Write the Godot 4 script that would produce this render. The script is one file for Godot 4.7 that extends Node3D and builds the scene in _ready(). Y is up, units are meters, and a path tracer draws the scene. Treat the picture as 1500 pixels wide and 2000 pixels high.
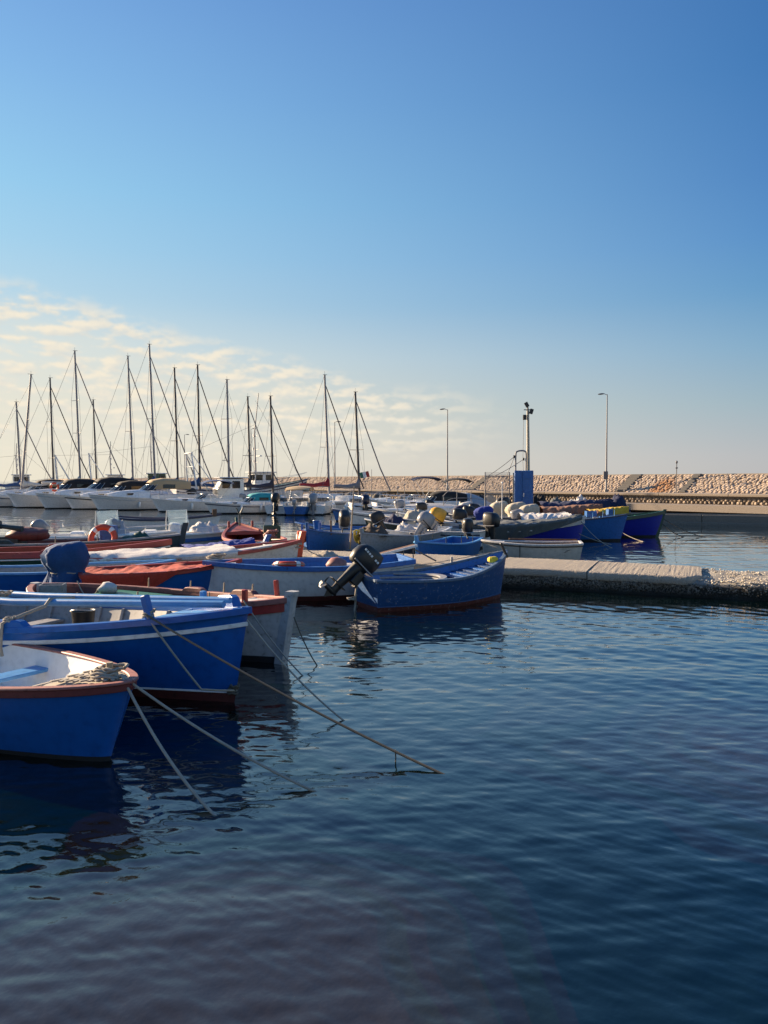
extends Node3D
# A small fishing harbour in low sun: x to the right, -z away from the camera, y = 0 is the water.
var rng := RandomNumberGenerator.new()
var mats := {}
var tex := {}
var names := {}
var fn := FastNoiseLite.new()

# ---------------------------------------------------------------- names and nodes
func numbered(parent: Node, called: String) -> String:
	var key := str(parent.get_instance_id()) + called
	var n: int = names.get(key, 0)
	names[key] = n + 1
	return called if n == 0 else "%s_%03d" % [called, n]

func tag(o: Node, label: String, category := "", group := "") -> void:
	o.set_meta("label", label)
	if category: o.set_meta("category", category)
	if group: o.set_meta("group", group)

func thing(called: String, label: String, category: String, x: float, far: float, deg := 0.0, group := "", y := 0.0) -> Node3D:
	var o := Node3D.new()
	o.name = numbered(self, called)
	add_child(o, true)
	o.position = Vector3(x, y, -far)
	o.rotation.y = deg_to_rad(deg)
	tag(o, label, category, group)
	return o

func put(st: SurfaceTool, called: String, m: Material, parent: Node = self, normals := true) -> MeshInstance3D:
	if normals: st.generate_normals()
	var o := MeshInstance3D.new()
	o.mesh = st.commit()
	o.mesh.surface_set_material(0, m)
	o.name = numbered(parent, called)
	parent.add_child(o, true)
	return o

func begin() -> SurfaceTool:
	var st := SurfaceTool.new()
	st.begin(Mesh.PRIMITIVE_TRIANGLES)
	st.set_smooth_group(-1)
	return st

# ---------------------------------------------------------------- shapes
func tri(st: SurfaceTool, a: Vector3, b: Vector3, c: Vector3) -> void:
	st.add_vertex(a); st.add_vertex(b); st.add_vertex(c)

func quad(st: SurfaceTool, a: Vector3, b: Vector3, c: Vector3, d: Vector3) -> void:
	tri(st, a, b, c); tri(st, a, c, d)

func grid(st: SurfaceTool, rows: Array, group := 1, closed := false) -> void:
	st.set_smooth_group(group)
	for i in rows.size() - 1:
		var a: PackedVector3Array = rows[i]
		var b: PackedVector3Array = rows[i + 1]
		var n := a.size()
		for j in (n if closed else n - 1):
			var k := (j + 1) % n
			quad(st, a[j], b[j], b[k], a[k])

func cap(st: SurfaceTool, ring: PackedVector3Array) -> void:
	st.set_smooth_group(-1)
	var c := Vector3.ZERO
	for p in ring: c += p / ring.size()
	for j in ring.size(): tri(st, c, ring[j], ring[(j + 1) % ring.size()])

func box(st: SurfaceTool, at: Vector3, size: Vector3, basis := Basis.IDENTITY, c := -1.0) -> void:
	var h := size * 0.5
	if c < 0: c = minf(0.012, minf(h.x, minf(h.y, h.z)) * 0.3)
	var rows := []
	for lv in [[-h.y, c], [-h.y + c, 0.0], [h.y - c, 0.0], [h.y, c]]:
		var X: float = h.x - lv[1]
		var Z: float = h.z - lv[1]
		var r := PackedVector3Array()
		for p in [[X, Z - c], [X - c, Z], [-X + c, Z], [-X, Z - c], [-X, -Z + c], [-X + c, -Z], [X - c, -Z], [X, -Z + c]]:
			r.append(at + basis * Vector3(p[0], lv[0], p[1]))
		rows.append(r)
	grid(st, rows, -1, true)
	cap(st, rows[0]); cap(st, rows[3])

func tube(st: SurfaceTool, pts: Array, r0: float, r1 := -1.0, sides := 7, group := 1) -> void:
	if r1 < 0: r1 = r0
	var rows := []
	var n := pts.size()
	var side := Vector3.ZERO
	for i in n:
		var d: Vector3 = ((pts[mini(i + 1, n - 1)] as Vector3) - (pts[maxi(i - 1, 0)] as Vector3)).normalized()
		if i == 0: side = d.cross(Vector3.UP if absf(d.y) < 0.9 else Vector3.RIGHT).normalized()
		else: side = (side - d * side.dot(d)).normalized()
		var up := side.cross(d)
		var r := lerpf(r0, r1, float(i) / (n - 1))
		var ring := PackedVector3Array()
		for k in sides: ring.append((pts[i] as Vector3) + (side * cos(TAU * k / sides) + up * sin(TAU * k / sides)) * r)
		rows.append(ring)
	grid(st, rows, group, true)
	cap(st, rows[0]); cap(st, rows[n - 1])

func torus(st: SurfaceTool, at: Vector3, basis: Basis, R: float, r: float, a0 := 0.0, a1 := TAU, n := 28, sides := 10) -> void:
	var rows := []
	for i in n + 1:
		var a := lerpf(a0, a1, float(i) / n)
		var ring := PackedVector3Array()
		for k in sides:
			var b := TAU * k / sides
			ring.append(at + basis * Vector3(cos(a) * (R + r * cos(b)), sin(a) * (R + r * cos(b)), r * sin(b)))
		rows.append(ring)
	grid(st, rows, 1, true)
	if a1 - a0 < TAU - 0.01:
		cap(st, rows[0]); cap(st, rows[n])

func sweep(st: SurfaceTool, pts: Array, outs: Array, prof: Array, up := Vector3.UP) -> void:
	for k in prof.size():
		var a: Vector2 = prof[k]
		var b: Vector2 = prof[(k + 1) % prof.size()]
		var A := PackedVector3Array()
		var B := PackedVector3Array()
		for i in pts.size():
			A.append(pts[i] + outs[i] * a.x + up * a.y)
			B.append(pts[i] + outs[i] * b.x + up * b.y)
		grid(st, [A, B], 2 + k)
	for i in [0, pts.size() - 1]:
		var ring := PackedVector3Array()
		for p in prof: ring.append(pts[i] + outs[i] * p.x + up * p.y)
		cap(st, ring)

func bar(o0: float, o1: float, y0: float, y1: float, c := 0.008) -> Array:
	return [Vector2(o0 + c, y0), Vector2(o1 - c, y0), Vector2(o1, y0 + c), Vector2(o1, y1 - c), Vector2(o1 - c, y1), Vector2(o0 + c, y1), Vector2(o0, y1 - c), Vector2(o0, y0 + c)]

func curve(pts: Array, n: int) -> Array:
	var out := []
	var m := pts.size() - 1
	for i in n + 1:
		var f := float(i) / n * m
		var k := mini(int(f), m - 1)
		var p0: Vector3 = pts[maxi(k - 1, 0)]
		var p1: Vector3 = pts[k]
		var p2: Vector3 = pts[k + 1]
		var p3: Vector3 = pts[mini(k + 2, m)]
		out.append(p1.cubic_interpolate(p2, p0, p3, f - k))
	return out

func sag(a: Vector3, b: Vector3, drop: float, n := 14) -> Array:
	var out := []
	for i in n + 1:
		var f := float(i) / n
		out.append(a.lerp(b, f) - Vector3.UP * drop * 4.0 * f * (1 - f))
	return out

func blob(st: SurfaceTool, at: Vector3, r: Vector3, rough: float, nu := 8, nv := 6) -> void:
	var rows := []
	for i in nv + 1:
		var p := PI * i / nv
		var ring := PackedVector3Array()
		for j in nu:
			var d := Vector3(sin(p) * cos(TAU * j / nu), cos(p), sin(p) * sin(TAU * j / nu))
			ring.append(at + d * r * (1.0 + rough * fn.get_noise_3dv((d * 40.0) + at * 37.0)))
		rows.append(ring)
	grid(st, rows, 1, true)

# ---------------------------------------------------------------- materials
func noise_tex(key: String, lo: float, hi: float, freq: float, kind := FastNoiseLite.TYPE_SIMPLEX_SMOOTH, octaves := 5, size := 512, stops := []) -> NoiseTexture2D:
	if tex.has(key): return tex[key]
	var n := FastNoiseLite.new()
	n.seed = key.hash() % 1000
	n.noise_type = kind
	n.frequency = freq
	n.fractal_octaves = octaves
	var t := NoiseTexture2D.new()
	t.width = size; t.height = size; t.seamless = true; t.noise = n
	var g := Gradient.new()
	if stops.is_empty():
		g.set_color(0, Color(lo, lo, lo)); g.set_color(1, Color(hi, hi, hi))
	else:
		g.offsets = PackedFloat32Array(stops[0]); g.colors = PackedColorArray(stops[1])
	t.color_ramp = g
	tex[key] = t
	return t

func mat(key: String, r := 0.5, g := 0.5, b := 0.5, rough := 0.5, cover := "paint", relief := 0.0, scale := 1.0) -> StandardMaterial3D:
	if mats.has(key): return mats[key]
	var m := StandardMaterial3D.new()
	m.resource_name = key
	m.albedo_color = Color(r, g, b).linear_to_srgb()
	m.roughness = rough
	m.cull_mode = BaseMaterial3D.CULL_DISABLED
	m.uv1_triplanar = true
	m.uv1_world_triplanar = true
	m.uv1_scale = Vector3.ONE * scale
	match cover:
		"paint":
			m.albedo_texture = noise_tex("paint", 0, 0, 0.012, FastNoiseLite.TYPE_SIMPLEX_SMOOTH, 5, 512, [[0.0, 0.3, 0.45, 1.0], [Color(0.80, 0.80, 0.81), Color(0.91, 0.91, 0.91), Color(0.95, 0.95, 0.95), Color(1, 1, 1)]])
			m.roughness_texture = noise_tex("gloss", 0.75, 1.0, 0.03)
		"worn":
			m.albedo_texture = noise_tex("worn", 0, 0, 0.02, FastNoiseLite.TYPE_SIMPLEX_SMOOTH, 6, 512, [[0.0, 0.14, 0.24, 0.5, 1.0], [Color(0.5, 0.5, 0.5), Color(0.68, 0.68, 0.66), Color(0.86, 0.86, 0.86), Color(0.94, 0.94, 0.94), Color(1, 1, 1)]])
		"concrete":
			m.albedo_texture = noise_tex("concrete", 0, 0, 0.03, FastNoiseLite.TYPE_SIMPLEX_SMOOTH, 7, 1024, [[0.0, 0.3, 0.5, 0.7, 1.0], [Color(0.55, 0.54, 0.52), Color(0.78, 0.77, 0.75), Color(0.88, 0.88, 0.87), Color(0.95, 0.94, 0.92), Color(1, 1, 1)]])
		"cloth":
			m.albedo_texture = noise_tex("cloth", 0.82, 1.0, 0.02)
			m.rim_enabled = true; m.rim = 0.25
		"chipped":
			# flaking paint: small pale and rusty flecks where the coat has come off
			var base := m.albedo_color
			m.albedo_color = Color.WHITE
			m.albedo_texture = noise_tex("chips_" + key, 0, 0, 0.011, FastNoiseLite.TYPE_SIMPLEX_SMOOTH, 5, 1024, [[0.0, 0.35, 0.76, 0.80, 0.815, 0.87, 1.0], [base * 0.72, base, base * 1.08, base * 1.2, Color(0.55, 0.58, 0.60), Color(0.62, 0.60, 0.56), Color(0.5, 0.36, 0.28)]])
		"none": pass
	if relief > 0.0:
		m.heightmap_enabled = true
		m.heightmap_scale = relief
		m.heightmap_texture = noise_tex("relief", 0, 1, 0.03, FastNoiseLite.TYPE_SIMPLEX_SMOOTH, 6, 1024)
	mats[key] = m
	return m

func glass(key: String, r: float, g: float, b: float, a: float) -> StandardMaterial3D:
	if mats.has(key): return mats[key]
	var m := StandardMaterial3D.new()
	m.albedo_color = Color(Color(r, g, b).linear_to_srgb(), a)
	m.transparency = BaseMaterial3D.TRANSPARENCY_ALPHA
	m.roughness = 0.03
	m.cull_mode = BaseMaterial3D.CULL_DISABLED
	mats[key] = m
	return m

# ---------------------------------------------------------------- hulls
const HULL := {"L": 5.0, "B": 1.9, "D": 0.6, "bh": 0.95, "sh": 0.65, "draft": 0.25, "tm": 0.45, "stern": 0.0, "pb": 2.0, "qb": 0.95,
	"em": 0.26, "eb": 0.62, "rake": 0.25, "rs": 0.1, "th": 0.05, "pl": 0.08, "floor": 0.16, "gw": 0.03, "gh": 0.045, "hull": "", "bottom": "", "inner": "", "gun": "", "band": "", "band_h": 0.05, "band_drop": 0.12,
	"stem": "", "stem_up": 0.1, "stem_w": 0.07, "deck": "", "deck_t": 0.8, "thwarts": [], "thwart": "", "ribs": 0, "covered": false, "low": false}

func beam(P: Dictionary, t: float) -> float:
	var b: float = P.B * 0.5
	if t > P.tm: return b * pow(maxf(0.0, 1.0 - pow((t - P.tm) / (1.0 - P.tm), P.pb)), P.qb)
	var k: float = (P.tm - t) / P.tm
	if P.stern > 0.0: return b * (1.0 - (1.0 - P.stern) * k * k)
	return b * pow(maxf(0.0, 1.0 - pow(k, 2.4)), 0.8)

func sheer(P: Dictionary, t: float) -> float:
	return P.D + (P.bh - P.D) * pow(maxf(0.0, (t - 0.4) / 0.6), 2.0) + (P.sh - P.D) * pow(maxf(0.0, (0.4 - t) / 0.4), 2.0)

func side(P: Dictionary, t: float, h: float, s: float, off := 0.0) -> Vector3:
	var u := clampf((h + P.draft) / (sheer(P, t) + P.draft), 0.0, 1.0)
	var e := lerpf(P.em, P.eb, smoothstep(0.4, 1.0, t))
	if P.stern <= 0.0: e = lerpf(e, P.eb, smoothstep(0.4, 0.0, t))
	var b := maxf(0.0, beam(P, t) * pow(u, e) - off)
	var x: float = (t - 0.5) * P.L + P.rake * (h / P.bh) * pow(smoothstep(0.6, 1.0, t), 1.4) - P.rs * (h / P.sh) * smoothstep(0.35, 0.0, t)
	if off > 0.0: x *= 1.0 - 2.0 * off / P.L
	return Vector3(x, h, s * b)

func stations(P: Dictionary) -> Array:
	var n := 14 if P.low else 30
	var out := []
	for i in n + 1:
		var s := float(i) / n
		out.append(lerpf(s, sin(s * PI / 2), 0.6) if P.stern > 0.0 else lerpf(s, 0.5 - 0.5 * cos(s * PI), 0.6))
	return out

func edge(P: Dictionary, ts: Array, s: float, drop: float, off := 0.0) -> Array:
	var pts := []
	for t in ts: pts.append(side(P, t, sheer(P, t) - drop, s, off))
	var outs := []
	for i in pts.size():
		var d: Vector3 = pts[mini(i + 1, pts.size() - 1)] - pts[maxi(i - 1, 0)]
		var o := Vector3(-d.z, 0, d.x).normalized()
		if o.z * s < 0: o = -o
		if i == pts.size() - 1 or (i == 0 and P.stern <= 0.0): o = Vector3(signf(pts[i].x), 0, s).normalized()
		outs.append(o)
	return [pts, outs]

func boat(called: String, label: String, category: String, x: float, far: float, head: float, P0: Dictionary, group := "") -> Array:
	# (x, far) is where the stem meets the water, head the bow's bearing in degrees from +x, growing away from the camera
	var P := HULL.duplicate()
	P.merge(P0, true)
	var a := deg_to_rad(head)
	var root := thing(called, label, category, x - cos(a) * P.L / 2, far - sin(a) * P.L / 2, head, group)
	var ts := stations(P)
	var rows_n := 5 if P.low else 8
	for which in [["hull", true], ["bottom_paint", false]]:
		var st := begin()
		for s in [-1.0, 1.0]:
			var rows := []
			for r in rows_n + 1:
				var f := float(r) / rows_n
				var line := PackedVector3Array()
				for t in ts: line.append(side(P, t, lerpf(P.pl, sheer(P, t), f) if which[1] else lerpf(-P.draft, P.pl, f), s))
				rows.append(line)
			grid(st, rows)
		if P.stern > 0.0:
			var rows := []
			for r in rows_n + 1:
				var f := float(r) / rows_n
				var h: float = lerpf(P.pl, sheer(P, 0), f) if which[1] else lerpf(-P.draft, P.pl, f)
				var p := side(P, 0, h, 1)
				rows.append(PackedVector3Array([Vector3(p.x, p.y, -p.z), Vector3(p.x - 0.02, p.y, 0), p]))
			grid(st, rows, 40)
		put(st, which[0], mats[P.hull if which[1] else P.bottom], root)
	if not P.covered:
		var st := begin()
		for s in [-1.0, 1.0]:
			var rows := []
			for r in 5:
				var line := PackedVector3Array()
				for t in ts: line.append(side(P, t, lerpf(P.floor, sheer(P, t), r / 4.0), s, P.th))
				rows.append(line)
			grid(st, rows)
		var fl := []
		for t in ts:
			var p := side(P, t, P.floor, 1, P.th)
			fl.append(PackedVector3Array([Vector3(p.x, p.y, -p.z), Vector3(p.x, p.y, 0), p]))
		grid(st, fl, 5)
		if P.stern > 0.0:
			var a0 := side(P, 0, P.floor, 1, P.th)
			var a1 := side(P, 0, sheer(P, 0), 1, P.th)
			grid(st, [PackedVector3Array([Vector3(a0.x, a0.y, -a0.z), a0]), PackedVector3Array([Vector3(a1.x, a1.y, -a1.z), a1])], 6)
		put(st, "lining", mats[P.inner], root)
		if P.ribs > 0:
			for k in P.ribs:
				var t := lerpf(0.1, 0.88, (k + 0.5) / P.ribs)
				var rb := begin()
				var pts := []
				var outs := []
				for s in [-1.0, 1.0]:
					for r in 5:
						var f := r / 4.0 if s > 0 else 1.0 - r / 4.0
						pts.append(side(P, t, lerpf(P.floor + 0.01, sheer(P, t) - 0.03, f), s, P.th + 0.012))
						outs.append(Vector3(0, 1.0 - f, -s).normalized())
				if true:
					sweep(rb, pts, outs, [Vector2(-0.015, -0.02), Vector2(0.018, -0.02), Vector2(0.018, 0.02), Vector2(-0.015, 0.02)], Vector3(1, 0, 0))
				put(rb, "rib", mats[P.inner], root)
	if P.gun:
		var st := begin()
		for s in [-1.0, 1.0]:
			var e := edge(P, ts, s, 0.0)
			sweep(st, e[0], e[1], bar(-P.th - 0.02, P.gw, -P.gh * 0.6, P.gh * 0.5))
		if P.stern > 0.0:
			var p := side(P, 0, sheer(P, 0), 1)
			box(st, Vector3(p.x + P.th * 0.5, p.y, 0), Vector3(P.th + 0.04, P.gh + 0.004, p.z * 2 - 0.02))
		put(st, "gunwale", mats[P.gun], root)
	if P.band:
		var st := begin()
		for s in [-1.0, 1.0]:
			var e := edge(P, ts, s, P.band_drop)
			sweep(st, e[0], e[1], bar(-0.01, 0.018, -P.band_h / 2, P.band_h / 2, 0.005))
		put(st, "rubbing_strake", mats[P.band], root)
	if P.stem:
		var ends := [1.0] if P.stern > 0.0 else [1.0, 0.0]
		for t in ends:
			var st := begin()
			var rows := []
			for k in 9:
				var h: float = lerpf(-P.draft, sheer(P, t) + P.stem_up * (1.0 if t > 0.5 else 0.4), k / 8.0)
				var px := side(P, t, h, 1).x
				var sx := signf(t - 0.5)
				if h > sheer(P, t): px += sx * (h - sheer(P, t)) * 0.15
				var w: float = P.stem_w / 2
				rows.append(PackedVector3Array([Vector3(px - sx * 0.11, h, -w), Vector3(px + sx * 0.02, h, -w), Vector3(px + sx * 0.045, h, -w * 0.5), Vector3(px + sx * 0.045, h, w * 0.5), Vector3(px + sx * 0.02, h, w), Vector3(px - sx * 0.11, h, w)]))
			grid(st, rows, -1, true)
			cap(st, rows[8])
			put(st, "stem_post", mats[P.stem], root)
	if P.deck:
		var st := begin()
		var rows := []
		var t0: float = 0.0 if P.covered else P.deck_t
		for i in 15:
			var t := lerpf(t0, 1.0, i / 14.0)
			var line := PackedVector3Array()
			for j in 7:
				var w := j / 3.0 - 1.0
				var p := side(P, t, sheer(P, t) - 0.012, 1, P.th if not P.covered else 0.0)
				line.append(Vector3(p.x, p.y + 0.05 * (1 - w * w) * beam(P, t), p.z * w))
			rows.append(line)
		grid(st, rows)
		if not P.covered:
			var p := side(P, t0, sheer(P, t0) - 0.05, 1, P.th)
			box(st, p * Vector3(1, 1, 0) + Vector3(-0.02, 0, 0), Vector3(0.04, 0.11, p.z * 2))
		put(st, "foredeck" if not P.covered else "deck", mats[P.deck], root)
	for t in P.thwarts:
		var st := begin()
		var h: float = sheer(P, t) * 0.68
		var p := side(P, t, h, 1, P.th)
		box(st, Vector3(p.x, h, 0), Vector3(0.24, 0.04, p.z * 2))
		put(st, "thwart", mats[P.thwart], root)
	return [root, P]

func bitt(b: Array, t: float, s: float, m: String, h := 0.16, w := 0.05, lean := 0.0, called := "bitt") -> void:
	var st := begin()
	var p := side(b[1], t, sheer(b[1], t), s, 0.02)
	box(st, p + Vector3(0, h * 0.4, 0), Vector3(w, h * 1.2, w), Basis(Vector3(0, 0, 1), lean))
	put(st, called, mats[m], b[0])

func pin(b: Array, t: float, s: float, m := "pale_wood", h := 0.14) -> void:
	var st := begin()
	var p := side(b[1], t, sheer(b[1], t), s, 0.02)
	tube(st, [p, p + Vector3(0.01, h, 0)], 0.014, 0.011, 6)
	put(st, "thole_pin", mats[m], b[0])

func pad(b: Array, t: float, s: float, m: String, len := 0.42, h := 0.07) -> void:
	# the thickened piece of gunwale that carries the thole pins
	var P: Dictionary = b[1]
	var k: float = len / P.L
	var ts := []
	for i in 9: ts.append(t - k / 2 + k * i / 8.0)
	var e := edge(P, ts, s, -0.02)
	var st := begin()
	var rows := []
	for i in 9:
		var f := clampf(sin(PI * i / 8.0) * 2.2, 0.0, 1.0)
		var p: Vector3 = e[0][i]
		var o: Vector3 = e[1][i]
		if i == 0 or i == 8: o = (e[1][4] as Vector3)
		rows.append(PackedVector3Array([p + o * 0.034, p + o * 0.034 + Vector3.UP * h * f * 0.8, p + o * 0.02 + Vector3.UP * h * f, p - o * 0.06 + Vector3.UP * h * f, p - o * 0.075 + Vector3.UP * h * f * 0.8, p - o * 0.075]))
	grid(st, rows, -1)
	put(st, "gunwale_block", mats[m], b[0])

# cloth laid over a hull from station t0 to t1, hanging down drop_s / drop_p metres on either side
func sheet(called: String, label: String, category: String, b: Array, t0: float, t1: float, ridge: float, drop: Array, m: String, wrinkle := 0.03, nu := 70, nv := 44) -> MeshInstance3D:
	var P: Dictionary = b[1]
	var root: Node3D = b[0]
	var st := begin()
	var rows := []
	for i in nu + 1:
		var f := float(i) / nu
		var t := lerpf(t0, t1, f)
		var line := PackedVector3Array()
		var ds := 0.0
		var dp := 0.0
		var n := drop.size() - 1
		var g := f * n
		var k := mini(int(g), n - 1)
		ds = lerpf(drop[k][0], drop[k + 1][0], g - k); dp = lerpf(drop[k][1], drop[k + 1][1], g - k)
		var S := sheer(P, t)
		for j in nv + 1:
			var w := j * 2.8 / nv - 1.4
			var e := edge_point(P, t, S, signf(w))
			var p: Vector3
			if absf(w) <= 1.0:
				p = Vector3(e.x, S + 0.045 + ridge * (1.0 - w * w * w * w), (absf(e.z) + 0.04) * w)
			else:
				var d: float = (absf(w) - 1.0) / 0.4 * (ds if w > 0 else dp)
				var q := side(P, t, maxf(S - d, 0.0), signf(w))
				p = Vector3(q.x, S + 0.035 - d, q.z + signf(w) * 0.055)
			var q1 := fn.get_noise_3d(f * 330.0 + P.L * 31.0, w * 60.0, P.L * 90.0)
			var q2 := 1.0 - 2.0 * absf(fn.get_noise_3d(f * 700.0 + w * 90.0, w * 60.0, 40.0 + P.L * 10.0)) * 2.0
			p += Vector3(0, (q1 + 0.35 * q2) * wrinkle * (1.0 if absf(w) < 1 else 0.3), (q1 + 0.6 * q2) * wrinkle * (0.2 if absf(w) < 0.95 else 0.9) + (signf(w) * wrinkle * 0.6 if absf(w) > 1 else 0.0))
			line.append(p)
		rows.append(line)
	grid(st, rows)
	var o := put(st, called, mats[m])
	o.transform = root.transform
	tag(o, label, category)
	return o

func edge_point(P: Dictionary, t: float, S: float, s: float) -> Vector3:
	return side(P, t, S, s)

# ---------------------------------------------------------------- outboard motors
func outboard(b: Array, cowl: String, tilt := 0.0, turn := 0.0, size := 1.0, cover := "", z := 0.0, stripe := "", tiller := true) -> MeshInstance3D:
	var P: Dictionary = b[1]
	var p := side(P, 0, sheer(P, 0), 1)
	var bs := Basis(Vector3.UP, deg_to_rad(turn)) * Basis(Vector3(0, 0, 1), -deg_to_rad(tilt)) * Basis.from_scale(Vector3.ONE * size)
	var st := begin()
	var L := "motor_black" if cowl in ["motor_black", "motor_navy"] else "motor_grey"
	# leg: lofted from under the cowl down to the gear case
	var rows := []
	for q in [[0.10, 0.03, 0.15, 0.10], [-0.05, 0.0, 0.11, 0.07], [-0.18, -0.02, 0.085, 0.05], [-0.32, -0.03, 0.075, 0.038], [-0.44, -0.03, 0.07, 0.032], [-0.52, -0.03, 0.08, 0.03]]:
		var ring := PackedVector3Array()
		for k in 8: ring.append(Vector3(q[1] - 0.12 + cos(TAU * k / 8) * q[2], q[0], sin(TAU * k / 8) * q[3]))
		rows.append(ring)
	grid(st, rows, 1, true); cap(st, rows[5])
	box(st, Vector3(-0.02, -0.08, 0), Vector3(0.12, 0.24, 0.2))
	box(st, Vector3(0.055, -0.12, 0), Vector3(0.03, 0.2, 0.16))
	box(st, Vector3(-0.18, -0.36, 0), Vector3(0.30, 0.012, 0.15))
	rows = []
	for q in [[0.10, 0.004], [0.07, 0.032], [0.0, 0.045], [-0.12, 0.045], [-0.18, 0.032]]:
		var ring := PackedVector3Array()
		for k in 8: ring.append(Vector3(q[0] - 0.16, -0.51 + sin(TAU * k / 8) * q[1], cos(TAU * k / 8) * q[1]))
		rows.append(ring)
	grid(st, rows, 3, true); cap(st, rows[4])
	st.set_smooth_group(-1)
	tri(st, Vector3(-0.1, -0.55, 0.004), Vector3(-0.24, -0.55, 0.004), Vector3(-0.2, -0.67, 0.0))
	tri(st, Vector3(-0.1, -0.55, -0.004), Vector3(-0.24, -0.55, -0.004), Vector3(-0.2, -0.67, 0.0))
	var o := put(st, "outboard_motor", mats[L], b[0])
	o.transform = Transform3D(bs, p * Vector3(1, 1, 0) + Vector3(-0.06, 0.06, z))
	st = begin()
	rows = []
	var C := [[0.08, 0.20, 0.115, -0.10], [0.12, 0.235, 0.145, -0.11], [0.24, 0.25, 0.155, -0.12], [0.36, 0.235, 0.15, -0.12], [0.44, 0.19, 0.125, -0.10], [0.465, 0.12, 0.08, -0.09]]
	if cover: C = [[-0.46, 0.31, 0.25, -0.1], [-0.38, 0.28, 0.23, -0.1], [-0.28, 0.25, 0.205, -0.1], [-0.16, 0.225, 0.185, -0.1], [-0.05, 0.20, 0.165, -0.1], [-0.01, 0.185, 0.15, -0.1], [0.03, 0.20, 0.16, -0.1], [0.09, 0.235, 0.18, -0.11], [0.16, 0.25, 0.195, -0.11], [0.24, 0.245, 0.19, -0.11], [0.31, 0.20, 0.165, -0.1], [0.345, 0.13, 0.115, -0.09], [0.355, 0.03, 0.03, -0.08]]
	for q in C:
		var ring := PackedVector3Array()
		var n := 30 if cover else 16
		for k in n:
			var a := TAU * k / n
			var sq := pow(pow(absf(cos(a)), 3.2) + pow(absf(sin(a)), 3.2), -1.0 / 3.2)
			if cover:
				var fold := 1.0 - 2.6 * absf(fn.get_noise_3d(cos(a) * 190.0, q[0] * 55.0, sin(a) * 190.0 + p.x * 70.0))
				sq = lerpf(sq, 1.0, 0.15) * (1.0 + 0.16 * fn.get_noise_3d(cos(a) * 330.0 + p.x * 90.0, q[0] * 800.0, sin(a) * 330.0) + 0.2 * fn.get_noise_3d(cos(a) * 60.0, q[0] * 120.0, sin(a) * 60.0 + p.x * 50.0) + (0.24 if q[0] < 0.0 else 0.15) * fold)
			ring.append(Vector3(q[3] + cos(a) * sq * q[1], q[0] + q[1] * cos(a) * (0.12 if not cover else 0.16 * smoothstep(0.05, 0.3, q[0])), sin(a) * sq * q[2]))
		rows.append(ring)
	grid(st, rows, 1, true); cap(st, rows[0]); cap(st, rows[rows.size() - 1])
	put(st, "canvas_cover" if cover else "cowl", mats[cover if cover else cowl], o)
	if cover:
		st = begin()
		var tie := []
		for k in 17: tie.append(Vector3(-0.1 + cos(TAU * k / 16) * 0.19, -0.012 + 0.01 * sin(k * 1.7), sin(TAU * k / 16) * 0.165))
		tube(st, tie, 0.008, 0.008, 5)
		put(st, "tie_cord", mats["rope"], o)
	if not cover:
		st = begin()
		box(st, Vector3(-0.08, 0.105, 0), Vector3(0.44, 0.02, 0.3))
		put(st, "cowl_seam", mats["motor_grey" if L == "motor_black" else "motor_black"], o)
		if stripe:
			for s in [-1.0, 1.0]:
				st = begin()
				for k in 7:
					if k == 4: continue
					box(st, Vector3(-0.27 + k * 0.05, 0.33 - k * 0.002, s * 0.151), Vector3(0.034, 0.034, 0.012))
				put(st, "lettering", mats[stripe], o)
	for k in 3:
		st = begin()
		var a := TAU * k / 3
		var ax := Basis(Vector3(1, 0, 0), a)
		var c := Vector3(-0.36, -0.51, 0)
		grid(st, [PackedVector3Array([c + ax * Vector3(0.02, 0.02, -0.02), c + ax * Vector3(-0.02, 0.02, 0.02)]), PackedVector3Array([c + ax * Vector3(0.03, 0.07, -0.055), c + ax * Vector3(-0.03, 0.07, 0.05)]), PackedVector3Array([c + ax * Vector3(0.015, 0.12, -0.03), c + ax * Vector3(-0.015, 0.12, 0.03)])])
		put(st, "propeller_blade", mats["alloy"], o)
	if tiller and not cover:
		st = begin()
		tube(st, curve([Vector3(0.1, 0.05, 0.05), Vector3(0.3, 0.1, 0.08), Vector3(0.62, 0.12, 0.08)], 8), 0.02, 0.017)
		tube(st, [Vector3(0.62, 0.12, 0.08), Vector3(0.76, 0.12, 0.08)], 0.024)
		put(st, "tiller", mats["motor_black"], o)
	return o

func fender(b: Array, t: float, s: float, m := "white_plastic", r := 0.09, len := 0.42, low := 0.02) -> void:
	var P: Dictionary = b[1]
	var top := side(P, t, sheer(P, t), s)
	var c := side(P, t, sheer(P, t) - 0.3, s) + Vector3(0, 0, s * (r + 0.02))
	c.y = low + len / 2 + 0.12
	var st := begin()
	var rows := []
	for q in [[0.5, 0.15], [0.46, 0.7], [0.36, 1.0], [-0.36, 1.0], [-0.46, 0.7], [-0.5, 0.15]]:
		var ring := PackedVector3Array()
		for k in 10: ring.append(c + Vector3(cos(TAU * k / 10) * r * q[1], len * q[0], sin(TAU * k / 10) * r * q[1]))
		rows.append(ring)
	grid(st, rows, 1, true)
	tube(st, [c + Vector3(0, len * 0.5, 0), top + Vector3(0, 0.02, s * 0.03)], 0.008, 0.008, 5)
	put(st, "fender", mats[m], b[0])

func rope(label: String, pts: Array, r := 0.011, m := "rope", group := "") -> MeshInstance3D:
	var st := begin()
	tube(st, pts, r, r, 7)
	var o := put(st, "mooring_rope", mats[m])
	tag(o, label, "rope", group)
	return o

func where(b: Array, p: Vector3) -> Vector3:
	return (b[0] as Node3D).transform * p

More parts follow.
